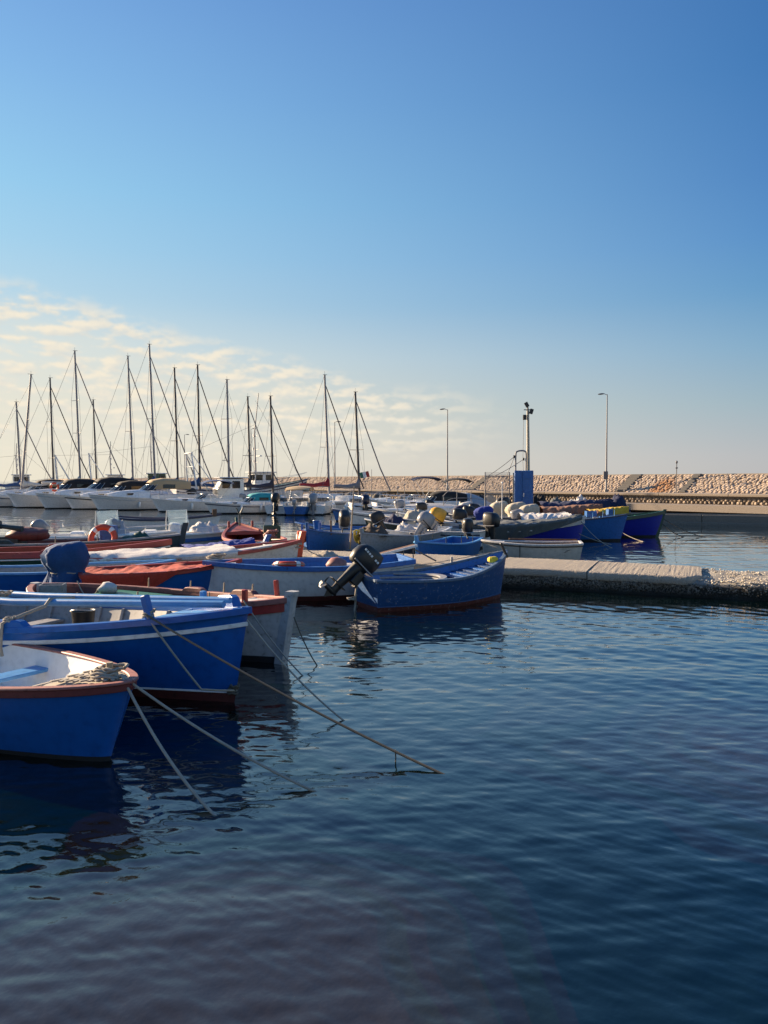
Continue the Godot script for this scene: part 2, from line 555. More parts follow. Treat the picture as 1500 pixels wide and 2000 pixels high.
func lifebuoy(label: String, at: Vector3, basis: Basis, red: String, R := 0.28, r := 0.065) -> void:
	var o := Node3D.new()
	o.name = numbered(self, "lifebuoy")
	add_child(o, true)
	o.transform = Transform3D(basis, at)
	tag(o, label, "lifebuoy")
	var st := begin()
	torus(st, Vector3.ZERO, Basis.IDENTITY, R, r, 0, TAU, 32, 10)
	put(st, "ring", mats[red], o)
	for k in 4:
		st = begin()
		torus(st, Vector3.ZERO, Basis.IDENTITY, R, r + 0.005, PI / 4 + k * PI / 2 - 0.16, PI / 4 + k * PI / 2 + 0.16, 4, 10)
		put(st, "white_band", mats["white_plastic"], o)
	st = begin()
	torus(st, Vector3.ZERO, Basis.IDENTITY, R + r + 0.01, 0.008, 0, TAU, 32, 5)
	put(st, "grab_line", mats["rope"], o)

func crate(label: String, at: Vector3, size: Vector3, deg: float, m: String, called := "crate") -> void:
	var o := Node3D.new()
	o.name = numbered(self, called)
	add_child(o, true)
	o.position = at
	o.rotation.y = deg_to_rad(deg)
	tag(o, label, called.replace("_", " "))
	var w := 0.02
	for s in [[Vector3(size.x / 2, size.y / 2, 0), Vector3(w, size.y, size.z)], [Vector3(-size.x / 2, size.y / 2, 0), Vector3(w, size.y, size.z)], [Vector3(0, size.y / 2, size.z / 2), Vector3(size.x - w * 1.1, size.y - 0.004, w)], [Vector3(0, size.y / 2, -size.z / 2), Vector3(size.x - w * 1.1, size.y - 0.004, w)]]:
		var st := begin()
		box(st, s[0], s[1])
		put(st, "side_panel", mats[m], o)
	var st := begin()
	box(st, Vector3(0, 0.012, 0), Vector3(size.x - w * 1.2, 0.02, size.z - w * 1.2))
	put(st, "base", mats[m], o)

# ---------------------------------------------------------------- larger boats of the marina
func ring_arch(x: float, w: float, y0: float, y1: float, round_ := 0.75) -> PackedVector3Array:
	return PackedVector3Array([Vector3(x, y0, -w), Vector3(x, lerpf(y0, y1, 0.8), -w * 0.93), Vector3(x, y1, -w * round_), Vector3(x, y1 + (y1 - y0) * 0.06, 0), Vector3(x, y1, w * round_), Vector3(x, lerpf(y0, y1, 0.8), w * 0.93), Vector3(x, y0, w)])

func rail(b: Array, t0: float, t1: float, h: float, posts: int, called := "pulpit_rail") -> void:
	var P: Dictionary = b[1]
	var st := begin()
	for s in [-1.0, 1.0]:
		var pts := []
		for i in 13:
			var t := lerpf(t0, t1, i / 12.0)
			pts.append(side(P, t, sheer(P, t), s, 0.08) + Vector3(0, h, 0))
		tube(st, pts, 0.016, 0.016, 5)
		for i in posts:
			var t := lerpf(t0, t1, (i + 0.3) / posts)
			var p := side(P, t, sheer(P, t), s, 0.08)
			tube(st, [p, p + Vector3(0, h, 0)], 0.013, 0.013, 5)
	put(st, called, mats["steel"], b[0])

func cruiser(label: String, x: float, far: float, head: float, L: float, o: Dictionary) -> Array:
	var P := {"L": L, "B": L * 0.36, "D": L * 0.125, "bh": L * 0.17, "sh": L * 0.12, "stern": 0.85, "rake": L * 0.1, "rs": 0.0, "draft": 0.3, "pl": 0.1, "covered": true, "low": true, "pb": 2.2, "qb": 0.85,
		"hull": o.get("hull", "gelcoat"), "bottom": o.get("bottom", "antifoul_dark"), "deck": "gelcoat", "gun": o.get("gun", "gelcoat"), "gw": 0.03, "gh": 0.06, "band": o.get("band", ""), "band_h": L * 0.014, "band_drop": L * 0.03}
	var b := boat("motorboat", label, "boat", x, far, head, P, "motorboats in the marina row")
	P = b[1]
	var root: Node3D = b[0]
	var y: float = P.D
	var X := func(t: float) -> float: return (t - 0.5) * L
	var hw: float = P.B * 0.5
	var st := begin()
	var kind: String = o.get("kind", "cruiser")
	if kind == "cruiser" or kind == "open":
		var hh := L * (0.075 if kind == "cruiser" else 0.03)
		var rows := []
		for q in [[0.92, 0.25, 0.15], [0.82, 0.42, 0.65], [0.7, 0.58, 0.95], [0.58, 0.7, 1.1], [0.5, 0.75, 1.1]]:
			rows.append(ring_arch(X.call(q[0]), hw * q[1], sheer(P, q[0]) - 0.02, sheer(P, q[0]) + hh * q[2]))
		grid(st, rows)
		cap(st, rows[4])
		put(st, "cabin_trunk", mats["gelcoat"], root)
		for s in [-1.0, 1.0]:
			st = begin()
			box(st, Vector3(X.call(0.25), y + 0.14, s * hw * 0.86), Vector3(L * 0.5, 0.3, 0.12), Basis.IDENTITY, 0.04)
			put(st, "coaming", mats["gelcoat"], root)
			st = begin()
			var a := X.call(0.7) as float
			box(st, Vector3(a, sheer(P, 0.7) + hh * 0.45, s * hw * 0.575), Vector3(L * 0.07, L * 0.02, 0.03))
			put(st, "porthole", mats["dark_glass"], root)
		# raked windscreen, glass with a steel frame
		var base_y := y + hh * 1.1
		var b0 := PackedVector3Array()
		var b1 := PackedVector3Array()
		for k in 7:
			var a := PI * (k / 6.0 - 0.5)
			b0.append(Vector3(X.call(0.47) + cos(a) * L * 0.12, base_y + 0.02, sin(a) * hw * 0.78))
			b1.append(Vector3(X.call(0.42) + cos(a) * L * 0.085, base_y + L * 0.062, sin(a) * hw * 0.7))
		st = begin(); grid(st, [b0, b1]); put(st, "windscreen", mats["tinted_glass"], root)
		st = begin(); tube(st, Array(b1), 0.022, 0.022, 5)
		for k in 7: tube(st, [b0[k], b1[k]], 0.014, 0.014, 4)
		put(st, "windscreen_frame", mats["steel"], root)
		if o.has("canopy"):
			var rows2 := []
			var ty := base_y + L * 0.08
			for q in [[0.49, 0.0, 0.5], [0.45, L * 0.03, 0.7], [0.35, L * 0.045, 0.8], [0.2, L * 0.04, 0.82], [0.06, L * 0.015, 0.8]]:
				rows2.append(ring_arch(X.call(q[0]), hw * q[2], lerpf(base_y, ty, 0.15 if o.get("closed", true) else 0.9), ty + q[1], 0.7))
			st = begin(); grid(st, rows2)
			if o.get("closed", true): cap(st, rows2[4])
			put(st, "canopy", mats[o.canopy], root)
			if o.get("closed", true):
				for s in [-1.0, 1.0]:
					st = begin()
					box(st, Vector3(X.call(0.3), lerpf(base_y, ty, 0.55), s * hw * 0.81), Vector3(L * 0.13, L * 0.04, 0.02), Basis(Vector3(1, 0, 0), -s * 0.1))
					put(st, "canopy_window", mats["dark_glass"], root)
			else:
				st = begin()
				for s in [-1.0, 1.0]:
					for t in [0.1, 0.3, 0.45]: tube(st, [Vector3(X.call(0.25), y + 0.2, s * hw * 0.85), Vector3(X.call(t), ty, s * hw * 0.8)], 0.014, 0.014, 4)
				put(st, "canopy_frame", mats["steel"], root)
	elif kind == "pilothouse":
		var rows := []
		for q in [[0.9, 0.3, 0.2], [0.75, 0.5, 0.8], [0.6, 0.65, 1.0], [0.55, 0.68, 1.0]]:
			rows.append(ring_arch(X.call(q[0]), hw * q[1], sheer(P, q[0]) - 0.02, sheer(P, q[0]) + L * 0.07 * q[2]))
		grid(st, rows); put(st, "cabin_trunk", mats["gelcoat"], root)
		st = begin()
		rows = [ring_arch(X.call(0.64), hw * 0.66, y, y + L * 0.14, 0.97), ring_arch(X.call(0.57), hw * 0.66, y, y + L * 0.27, 0.97), ring_arch(X.call(0.3), hw * 0.66, y, y + L * 0.27, 0.97)]
		grid(st, rows, -1); cap(st, rows[2]); put(st, "wheelhouse", mats["gelcoat"], root)
		st = begin()
		box(st, Vector3(X.call(0.43), y + L * 0.29, 0), Vector3(L * 0.38, 0.07, hw * 1.5), Basis.IDENTITY, 0.03)
		put(st, "wheelhouse_roof", mats["gelcoat"], root)
		for s in [-1.0, 1.0]:
			for t in [0.53, 0.4]:
				st = begin()
				box(st, Vector3(X.call(t), y + L * 0.2, s * hw * 0.635), Vector3(L * 0.1, L * 0.09, 0.05))
				put(st, "window", mats["dark_glass"], root)
		for z in [-0.45, 0.0, 0.45]:
			st = begin()
			box(st, Vector3(X.call(0.605), y + L * 0.205, z * hw * 0.88), Vector3(0.03, L * 0.11, hw * 0.36), Basis(Vector3(0, 0, 1), 0.49))
			put(st, "window", mats["dark_glass"], root)
	if o.has("cover"):
		var rows := []
		for i in 15:
			var t := lerpf(0.04, 0.9, i / 14.0)
			var line := PackedVector3Array()
			for j in 13:
				var w := j / 6.0 - 1.0
				var h: float = o.get("peak", 0.7) * pow(1 - absf(w), 0.8) * sin(PI * clampf(i / 14.0, 0.05, 0.95)) + 0.03 * fn.get_noise_2d(i * 40, j * 60)
				line.append(Vector3(X.call(t), sheer(P, t) + 0.05 + h - (0.25 if absf(w) > 0.99 else 0.0), w * (beam(P, t) + 0.05)))
			rows.append(line)
		st = begin(); grid(st, rows); put(st, "boat_cover", mats[o.cover], root)
	if o.get("rail", true): rail(b, 0.6, 1.0, 0.5, 4)
	if o.has("motor"): outboard(b, o.motor, o.get("tilt", 0.0), 0.0, o.get("msize", 1.3), o.get("mcover", ""), 0.0, "", false)
	if o.get("fenders", true):
		for t in [0.35, 0.62]:
			for s in [-1.0, 1.0]: fender(b, t, s, o.get("fender", "white_plastic"), 0.1, 0.5, 0.1)
	if o.has("bimini"):
		st = begin()
		var rows := []
		var top: float = y + o.get("bh", 1.75)
		for i in 7:
			var f := i / 6.0
			var line := PackedVector3Array()
			for j in 7: line.append(Vector3(X.call(0.1 + 0.4 * f), top - 0.25 * pow(absf(f - 0.5) * 2, 3) - 0.1 * pow(absf(j / 3.0 - 1), 2), (j / 3.0 - 1) * hw * 0.9))
			rows.append(line)
		var under := []
		for r in rows:
			var l2 := PackedVector3Array()
			for p in r: l2.append(p - Vector3(0, 0.05, 0))
			under.append(l2)
		grid(st, rows); grid(st, under, 9)
		put(st, "bimini_top", mats[o.bimini], root)
		st = begin()
		for s in [-1.0, 1.0]:
			for t in [0.11, 0.3, 0.49]: tube(st, [Vector3(X.call(0.3), y + 0.1, s * hw * 0.88), Vector3(X.call(t), top - 0.2, s * hw * 0.88)], 0.016, 0.016, 4)
		put(st, "bimini_frame", mats["steel"], root)
	return b

func yacht(label: String, x: float, far: float, head: float, L: float, mast_h: float, o: Dictionary) -> void:
	var P := {"L": L, "B": L * 0.32, "D": L * 0.1, "bh": L * 0.125, "sh": L * 0.1, "stern": 0.7, "rake": L * 0.06, "draft": 0.35, "pl": 0.08, "covered": true, "low": true, "hull": o.get("hull", "gelcoat"), "bottom": "antifoul_dark", "deck": "gelcoat", "gun": "gelcoat", "band": o.get("band", "trim_navy"), "band_h": 0.09, "band_drop": 0.2}
	var m := Vector3(x, 0, -far)
	var a := deg_to_rad(head)
	var b := boat("sailing_yacht", label, "sailboat", x + cos(a) * L * 0.42, far + sin(a) * L * 0.42, head, P, "sailing yachts with bare masts")
	P = b[1]
	var root: Node3D = b[0]
	var y: float = P.D
	var mx: float = L * 0.08
	var st := begin()
	var rows := []
	for q in [[0.75, 0.3, 0.3], [0.66, 0.45, 0.9], [0.5, 0.6, 1.0], [0.33, 0.62, 1.05]]:
		rows.append(ring_arch((q[0] - 0.5) * L, P.B * 0.5 * q[1], y, y + 0.42 * q[2]))
	grid(st, rows); cap(st, rows[3]); put(st, "coach_roof", mats["gelcoat"], root)
	rail(b, 0.02, 1.0, 0.6, 7, "guard_rail")
	var lean: float = o.get("lean", 0.0)
	var dark: String = o.get("mast", "mast_alloy")
	var top := Vector3(mx - mast_h * 0.015, mast_h, 0) + Basis(Vector3.UP, -a) * Vector3(lean * mast_h, 0, 0)
	var foot := Vector3(mx, y + 0.3, 0)
	st = begin(); tube(st, [foot, foot.lerp(top, 0.5), top], 0.115, 0.085, 8); put(st, "mast", mats[dark], root)
	st = begin()
	tube(st, [top + Vector3(-0.2, 0.02, 0), top + Vector3(0.3, 0.05, 0)], 0.02, 0.02, 4)
	tube(st, [top, top + Vector3(0, 0.35, 0)], 0.012, 0.012, 4)
	put(st, "masthead", mats["mast_dark"], root)
	var tips := []
	for f in o.get("spread", [0.5]):
		st = begin()
		var c := foot.lerp(top, f)
		tube(st, [c + Vector3(-0.15, 0.03, -0.8), c, c + Vector3(-0.15, 0.03, 0.8)], 0.025, 0.025, 5)
		tips.append(c)
		put(st, "spreader", mats[dark], root)
	st = begin()
	var hi := foot.lerp(top, 0.93)
	for s in [-1.0, 1.0]:
		var chain := side(P, 0.52, y, s, 0.05)
		var pts := [hi]
		for i in tips.size(): pts.append(tips[tips.size() - 1 - i] + Vector3(-0.15, 0.03, 0.8 * s))
		pts.append(chain)
		for i in pts.size() - 1: tube(st, [pts[i], pts[i + 1]], 0.014, 0.014, 4)
		tube(st, [foot.lerp(top, 0.5), chain + Vector3(0.4, 0, 0)], 0.012, 0.012, 4)
	var stern := Vector3(-L * 0.5, y + 0.1, 0)
	tube(st, [top, stern], 0.014, 0.014, 4)
	put(st, "standing_rigging", mats["wire"], root)
	var bow := Vector3(L * 0.5 + P.rake * 0.8, P.bh + 0.1, 0)
	if o.get("jib", true):
		st = begin()
		tube(st, [bow + Vector3(0, 0.5, 0), bow.lerp(hi, 0.3), bow.lerp(hi, 0.92), hi], 0.072, 0.035, 6)
		put(st, "furled_jib", mats[o.get("jib_m", "sail_grey")], root)
	else:
		st = begin(); tube(st, [bow, hi], 0.012, 0.012, 4); put(st, "forestay", mats["wire"], root)
	var bl: float = L * 0.36
	var b0 := foot + Vector3(-0.05, 0.75, 0)
	var b1 := b0 + Vector3(-bl, 0.1, 0)
	st = begin(); tube(st, [b0, b1], 0.055, 0.05, 6); put(st, "boom", mats[dark], root)
	st = begin()
	rows = []
	for i in 9:
		var f := i / 8.0
		var c := b0.lerp(b1, f) + Vector3(0, 0.08 + 0.05 * sin(f * 9), 0)
		var h := lerpf(0.42, 0.12, pow(f, 0.6)) * (1.0 if f > 0.02 else 2.2)
		var w := lerpf(0.16, 0.09, f)
		rows.append(PackedVector3Array([c + Vector3(0, -0.12, 0), c + Vector3(0, 0, -w), c + Vector3(0, h * 0.6, -w * 0.6), c + Vector3(0, h, 0), c + Vector3(0, h * 0.6, w * 0.6), c + Vector3(0, 0, w)]))
	grid(st, rows, 1, true); cap(st, rows[8]); cap(st, rows[0])
	put(st, "sail_cover", mats[o.get("sail", "cover_blue")], root)
	if o.has("dodger"):
		st = begin(); rows = []
		for q in [[0.36, 0.02], [0.33, 0.55], [0.26, 0.7], [0.2, 0.66]]: rows.append(ring_arch((q[0] - 0.5) * L, P.B * 0.33, y + 0.3, y + 0.4 + q[1], 0.8))
		grid(st, rows); put(st, "spray_hood", mats[o.dodger], root)

func trawler(label: String, x: float, far: float, head: float, L: float, o: Dictionary) -> void:
	var P := {"L": L, "B": L * 0.31, "D": L * 0.12, "bh": L * 0.21, "sh": L * 0.14, "stern": 0.75, "rake": L * 0.08, "draft": 0.4, "pl": 0.25, "covered": true, "low": true, "qb": 0.8, "hull": o.get("hull", "gelcoat"), "bottom": "antifoul_red", "deck": "deck_green", "gun": o.get("gun", "trim_navy"), "gh": 0.12, "band": "trim_navy", "band_h": 0.12, "band_drop": 0.3}
	var b := boat("fishing_trawler", label, "fishing boat", x, far, head, P, "fishing trawlers behind the marina row")
	P = b[1]
	var root: Node3D = b[0]
	var y: float = P.D
	var hw: float = P.B * 0.5
	var wx: float = L * 0.16
	var st := begin()
	box(st, Vector3(wx, y + 0.25, 0), Vector3(L * 0.26, 0.5, hw * 1.3), Basis.IDENTITY, 0.05)
	put(st, "deckhouse", mats["gelcoat"], root)
	st = begin()
	var z0 := y + 0.5
	box(st, Vector3(wx + L * 0.02, z0 + 0.65, 0), Vector3(L * 0.15, 1.3, hw * 1.0), Basis.IDENTITY, 0.05)
	put(st, "wheelhouse", mats[o.get("house", "gelcoat")], root)
	st = begin()
	box(st, Vector3(wx + L * 0.02, z0 + 1.35, 0), Vector3(L * 0.19, 0.1, hw * 1.2), Basis.IDENTITY, 0.03)
	put(st, "wheelhouse_roof", mats["gelcoat"], root)
	for s in [-1.0, 1.0]:
		for k in 2:
			st = begin(); box(st, Vector3(wx + L * 0.02 + (k - 0.5) * L * 0.08, z0 + 0.82, s * hw * 0.495), Vector3(L * 0.055, 0.55, 0.05)); put(st, "window", mats["dark_glass"], root)
	for k in 3:
		st = begin(); box(st, Vector3(wx + L * 0.095, z0 + 0.82, (k - 1) * hw * 0.31), Vector3(0.05, 0.55, hw * 0.26)); put(st, "window", mats["dark_glass"], root)
		st = begin(); box(st, Vector3(wx - L * 0.055, z0 + 0.82, (k - 1) * hw * 0.31), Vector3(0.05, 0.55, hw * 0.26)); put(st, "window", mats["dark_glass"], root)
	st = begin()
	var mt: float = o.get("mast_h", 8.0)
	var c := Vector3(wx - L * 0.02, z0 + 1.4, 0)
	tube(st, [c, Vector3(c.x - 0.1, lerpf(c.y, mt, 0.5), 0), Vector3(c.x + o.get("bend", 0.0), mt, 0)], 0.09, 0.035, 6)
	put(st, "mast", mats["mast_alloy"], root)
	st = begin()
	for q in [[0.12, 0.7], [0.28, 0.9], [0.45, 0.6]]:
		var h := lerpf(c.y, mt, q[0])
		tube(st, [Vector3(c.x, h, -q[1]), Vector3(c.x, h, q[1])], 0.03, 0.03, 5)
		tube(st, [Vector3(c.x, h, q[1] * 0.9), Vector3(c.x, h + 0.7, q[1] * 0.9)], 0.015, 0.015, 4)
		box(st, Vector3(c.x, h + 0.12, -q[1] * 0.7), Vector3(0.2, 0.22, 0.2))
	box(st, Vector3(c.x + 0.35, lerpf(c.y, mt, 0.2), 0), Vector3(0.2, 0.12, 1.3))
	put(st, "antennas", mats["gelcoat"], root)
	st = begin()
	var gx: float = -L * 0.36
	var gt: float = o.get("gantry", 5.0)
	for s in [-1.0, 1.0]:
		tube(st, [Vector3(gx, y, s * hw * 0.8), Vector3(gx - 0.3, gt, s * hw * 0.45)], 0.08, 0.07, 6)
		tube(st, [Vector3(gx + L * 0.16, y, s * hw * 0.75), Vector3(gx - 0.3, gt, s * hw * 0.45)], 0.05, 0.05, 6)
	tube(st, [Vector3(gx - 0.3, gt, -hw * 0.6), Vector3(gx - 0.3, gt, hw * 0.6)], 0.08, 0.08, 6)
	tube(st, [Vector3(gx - 0.15, gt * 0.75, -hw * 0.6), Vector3(gx - 0.15, gt * 0.75, hw * 0.6)], 0.05, 0.05, 6)
	put(st, "stern_gantry", mats["gelcoat"], root)
	st = begin()
	tube(st, [Vector3(c.x, lerpf(c.y, mt, 0.6), 0), Vector3(gx - 0.3, gt, 0)], 0.012, 0.012, 4)
	tube(st, [Vector3(c.x, lerpf(c.y, mt, 0.9), 0), Vector3(L * 0.52, P.bh, 0)], 0.012, 0.012, 4)
	put(st, "stays", mats["wire"], root)
	rail(b, 0.55, 1.0, 0.7, 6)

func lamp_post(label: String, x: float, far: float, y: float, h: float, arm: float, base_box := false) -> void:
	var o := thing("lamp_post", label, "lamp post", x, far, 0, "tall street lamps on the breakwater road", y)
	var st := begin(); tube(st, [Vector3.ZERO, Vector3(0, h * 0.5, 0), Vector3(0, h, 0)], 0.1, 0.045, 8); put(st, "pole", mats["galvanised"], o)
	st = begin(); box(st, Vector3(0, 0.12, 0), Vector3(0.3, 0.24, 0.3)); put(st, "footing", mats["concrete"], o)
	st = begin()
	tube(st, [Vector3(0, h - 0.05, 0), Vector3(arm * 0.3, h + 0.06, 0.0)], 0.03, 0.03, 6)
	put(st, "arm", mats["galvanised"], o)
	st = begin()
	var rows := []
	for q in [[0.0, 0.03], [0.12, 0.1], [0.35, 0.13], [0.55, 0.09], [0.62, 0.02]]:
		var ring := PackedVector3Array()
		for k in 8: ring.append(Vector3(arm * 0.25 + signf(arm) * q[0], h + 0.07 + sin(TAU * k / 8) * q[1] * 0.6 - q[0] * 0.1, cos(TAU * k / 8) * q[1]))
		rows.append(ring)
	grid(st, rows, 1, true); put(st, "lamp_head", mats["lamp_grey"], o)
	if base_box:
		st = begin(); box(st, Vector3(-0.12, 1.55, 0.16), Vector3(0.4, 0.75, 0.25)); put(st, "control_box", mats["lamp_grey"], o)

# ---------------------------------------------------------------- sky and water
func sky_at(az: float, el: float) -> Vector3:
	# az in degrees right of -z, el in degrees up; the sun stands to the left
	var E := [-90.0, 0.0, 1.5, 5.3, 9.0, 12.6, 15.9, 19.5, 25.8, 31.4, 60.0, 90.0]
	var A := [[238, 228, 206], [238, 229, 207], [238, 230, 210], [230, 228, 213], [214, 226, 226], [180, 213, 232], [163, 208, 236], [149, 202, 237], [131, 182, 231], [116, 164, 222], [62, 112, 182], [52, 96, 165]]
	var C := [[187, 184, 182], [187, 185, 184], [186, 187, 188], [160, 182, 193], [133, 172, 201], [105, 156, 200], [93, 145, 199], [84, 135, 193], [71, 123, 183], [67, 116, 177], [54, 100, 170], [52, 96, 165]]
	var k := 0
	while k < E.size() - 2 and el > E[k + 1]: k += 1
	var f: float = clampf((el - E[k]) / (E[k + 1] - E[k]), 0, 1)
	var w := (1.0 + cos(deg_to_rad(az + 62.0))) * 0.5
	w = clampf((w - 0.516) / 0.388, -0.05, 1.25)
	# away from the sun the sky pales again
	w += 0.95 * smoothstep(95.0, 165.0, absf(wrapf(az + 62.0, -180.0, 180.0)))
	var out := Vector3.ZERO
	for i in 3:
		var a := lerpf(pow(A[k][i] / 255.0, 2.2), pow(A[k + 1][i] / 255.0, 2.2), f)
		var c := lerpf(pow(C[k][i] / 255.0, 2.2), pow(C[k + 1][i] / 255.0, 2.2), f)
		out[i] = maxf(0.02, lerpf(c, a, w)) / EXPOSURE
	return out

func make_sky() -> PanoramaSkyMaterial:
	var w := 264
	var h := 256
	var data := PackedFloat32Array()
	data.resize(w * h * 3)
	for j in h:
		var el := 90.0 - (j + 0.5) / h * 180.0
		for i in w:
			var c := sky_at((i - 3.5) / 256.0 * 360.0, el)
			var o := (j * w + i) * 3
			data[o] = c.x; data[o + 1] = c.y; data[o + 2] = c.z
	var im := Image.create_from_data(w, h, false, Image.FORMAT_RGBF, data.to_byte_array())
	var W := 4096
	var H := 2048
	im.resize(W * 264 / 256, H, Image.INTERPOLATE_CUBIC)
	im = im.get_region(Rect2i(W * 4 / 256, 0, W, H))
	var n1 := FastNoiseLite.new(); n1.seed = 5; n1.frequency = 0.16; n1.fractal_octaves = 5; n1.fractal_gain = 0.55
	var n2 := FastNoiseLite.new(); n2.seed = 11; n2.frequency = 0.05; n2.fractal_octaves = 4
	# a bank of broken high cloud low in the sky, thickest under the sun and ending just right of the view's middle
	for j in range(int(H * 0.5 - H * 17.0 / 180.0), H / 2):
		var el := 90.0 - (j + 0.5) / H * 180.0
		for i in range(-int(W * 150.0 / 360.0), int(W * 12.0 / 360.0)):
			var az := (i + 0.5) / W * 360.0
			var top := 8.9 - (az + 8.0) * 0.21 + 1.0 * n2.get_noise_2d(az * 3.0, 7.0) if az > -30 else 13.5 + 1.0 * n2.get_noise_2d(az * 3.0, 7.0)
			top = minf(top, 12.7 + 0.8 * n2.get_noise_2d(az * 3.0, 7.0))
			if az < -75: top *= clampf((az + 150.0) / 75.0, 0, 1)
			var d := el - top
			if d > 1.5 or el < 0.2: continue
			var puff := 0.95 * n1.get_noise_2d(az * 2.2, el * 6.5) + 0.5 * n2.get_noise_2d(az * 2.5, el * 22.0) + 0.22 * n1.get_noise_2d(az * 9.0, el * 22.0) + 0.05
			var edge := smoothstep(0.9, -0.9, d)
			var body := smoothstep(-0.32, 0.34, puff - 0.12 * smoothstep(0.0, 5.0, -d)) * edge
			body *= smoothstep(11.0, -2.0, az) * smoothstep(0.2, 4.5, el)
			var veil := smoothstep(0.5, -3.0, d) * 0.34 * smoothstep(11.0, -8.0, az) * smoothstep(0.2, 3.0, el) * (0.7 + 0.6 * n2.get_noise_2d(az * 2.0, el * 14.0))
			if body + veil < 0.004: continue
			var lit := clampf(0.62 + 0.7 * (n1.get_noise_2d(az * 2.2 - 0.6, el * 6.5 + 2.2) * -1.0 + puff * 0.8), 0, 1)
			var col := Vector3(0.62, 0.66, 0.66).lerp(Vector3(0.95, 0.85, 0.68), lit)
			var pi := posmod(i, W)
			var c := im.get_pixel(pi, j)
			var v := Vector3(c.r, c.g, c.b) * EXPOSURE
			v = v.lerp(Vector3(0.80, 0.77, 0.65), clampf(veil, 0, 1))
			v = v.lerp(col, clampf(body * 0.9, 0, 1))
			v /= EXPOSURE
			im.set_pixel(pi, j, Color(v.x, v.y, v.z))
	var m := PanoramaSkyMaterial.new()
	m.panorama = ImageTexture.create_from_image(im)
	return m

func make_water() -> void:
	# waves: many small wind ripples plus a slow swell, as real relief; finer near the quay the picture was taken from
	var waves := []
	for i in 24:
		var l := 0.085 * pow(1.165, i)
		var dir := deg_to_rad(84.0 + rng.randf_range(-58, 58))
		var k := TAU / l
		waves.append([k * cos(dir), k * sin(dir), rng.randf() * TAU, WAVE * (0.34 if l > 0.9 else (0.62 if l > 0.5 else 1.2)) / k, l])
	var NA := 840
	var NR := 900
	var pos := PackedVector3Array()
	var nor := PackedVector3Array()
	var col := PackedColorArray()
	var idx := PackedInt32Array()
	pos.resize((NA + 1) * (NR + 1)); nor.resize(pos.size()); col.resize(pos.size())
	var p := 0
	for r in NR + 1:
		var f := float(r) / NR
		var d := 1.9 * pow(110.0 / 1.9, f)
		var step := d * log(110.0 / 1.9) / NR
		for a in NA + 1:
			var ang := deg_to_rad(lerpf(-64.0, 64.0, float(a) / NA))
			var x := d * sin(ang)
			var z := -d * cos(ang)
			var gust := 0.8 + 0.45 * fn.get_noise_2d(x * 8.0, z * 8.0)
			var h := 0.0
			var sx := 0.0
			var sz := 0.0
			for w in waves:
				var fade := clampf((w[4] - step * 2.2) / w[4] * 2.0, 0.0, 1.0)
				if fade <= 0.0: continue
				var ph: float = w[0] * x + w[1] * z + w[2]
				var A: float = w[3] * fade * gust
				h += A * sin(ph)
				var c := A * cos(ph)
				sx += c * w[0]; sz += c * w[1]
			pos[p] = Vector3(x, h, z)
			nor[p] = Vector3(-sx, 1, -sz).normalized()
			# the murky bottom shows more where it is shallow, beside the quay on the right
			var sh := smoothstep(0.0, 0.9, 0.45 * fn.get_noise_2d(x * 18.0 + 60.0, z * 18.0) + smoothstep(1.4, -0.7, x) * smoothstep(5.6, 4.2, d) * 0.95 + exp(-pow((x - 3.9) / 1.7, 2.0) - pow((z + 6.9) / 1.9, 2.0)) * 0.75)
			col[p] = Color(0.003, 0.0065, 0.0060).lerp(Color(0.021, 0.018, 0.0125), sh)
			p += 1
	for r in NR:
		for a in NA:
			var i := r * (NA + 1) + a
			idx.append_array([i, i + NA + 1, i + 1, i + 1, i + NA + 1, i + NA + 2])
	var arr := []
	arr.resize(Mesh.ARRAY_MAX)
	arr[Mesh.ARRAY_VERTEX] = pos; arr[Mesh.ARRAY_NORMAL] = nor; arr[Mesh.ARRAY_COLOR] = col; arr[Mesh.ARRAY_INDEX] = idx
	var me := ArrayMesh.new()
	me.add_surface_from_arrays(Mesh.PRIMITIVE_TRIANGLES, arr)
	var m := StandardMaterial3D.new()
	m.vertex_color_use_as_albedo = true
	m.roughness = 0.02
	m.metallic_specular = 0.32
	m.clearcoat_enabled = true
	m.clearcoat = 0.85
	m.clearcoat_roughness = 0.0
	m.uv1_triplanar = true
	m.uv1_world_triplanar = true
	m.uv1_scale = Vector3.ONE * 0.45
	var nt := NoiseTexture2D.new()
	var n := FastNoiseLite.new(); n.seed = 4; n.frequency = 0.02; n.fractal_octaves = 4
	nt.width = 512; nt.height = 512; nt.seamless = true; nt.noise = n; nt.as_normal_map = true; nt.bump_strength = 3.0
	m.normal_enabled = true
	m.normal_texture = nt
	m.normal_scale = 0.35
	me.surface_set_material(0, m)
	var o := MeshInstance3D.new()
	o.mesh = me; o.name = "harbour_water"
	add_child(o)
	o.set_meta("kind", "structure")
	tag(o, "calm dark blue harbour water with small ripples")
	var st := begin()
	quad(st, Vector3(-1500, -0.09, 30), Vector3(-1500, -0.09, -1500), Vector3(1500, -0.09, -1500), Vector3(1500, -0.09, 30))
	var sea := mat("sea", 0.003, 0.0065, 0.0060, 0.12, "none")
	var s := put(st, "open_sea", sea)
	s.set_meta("kind", "structure")
	tag(s, "open sea beyond the breakwater")

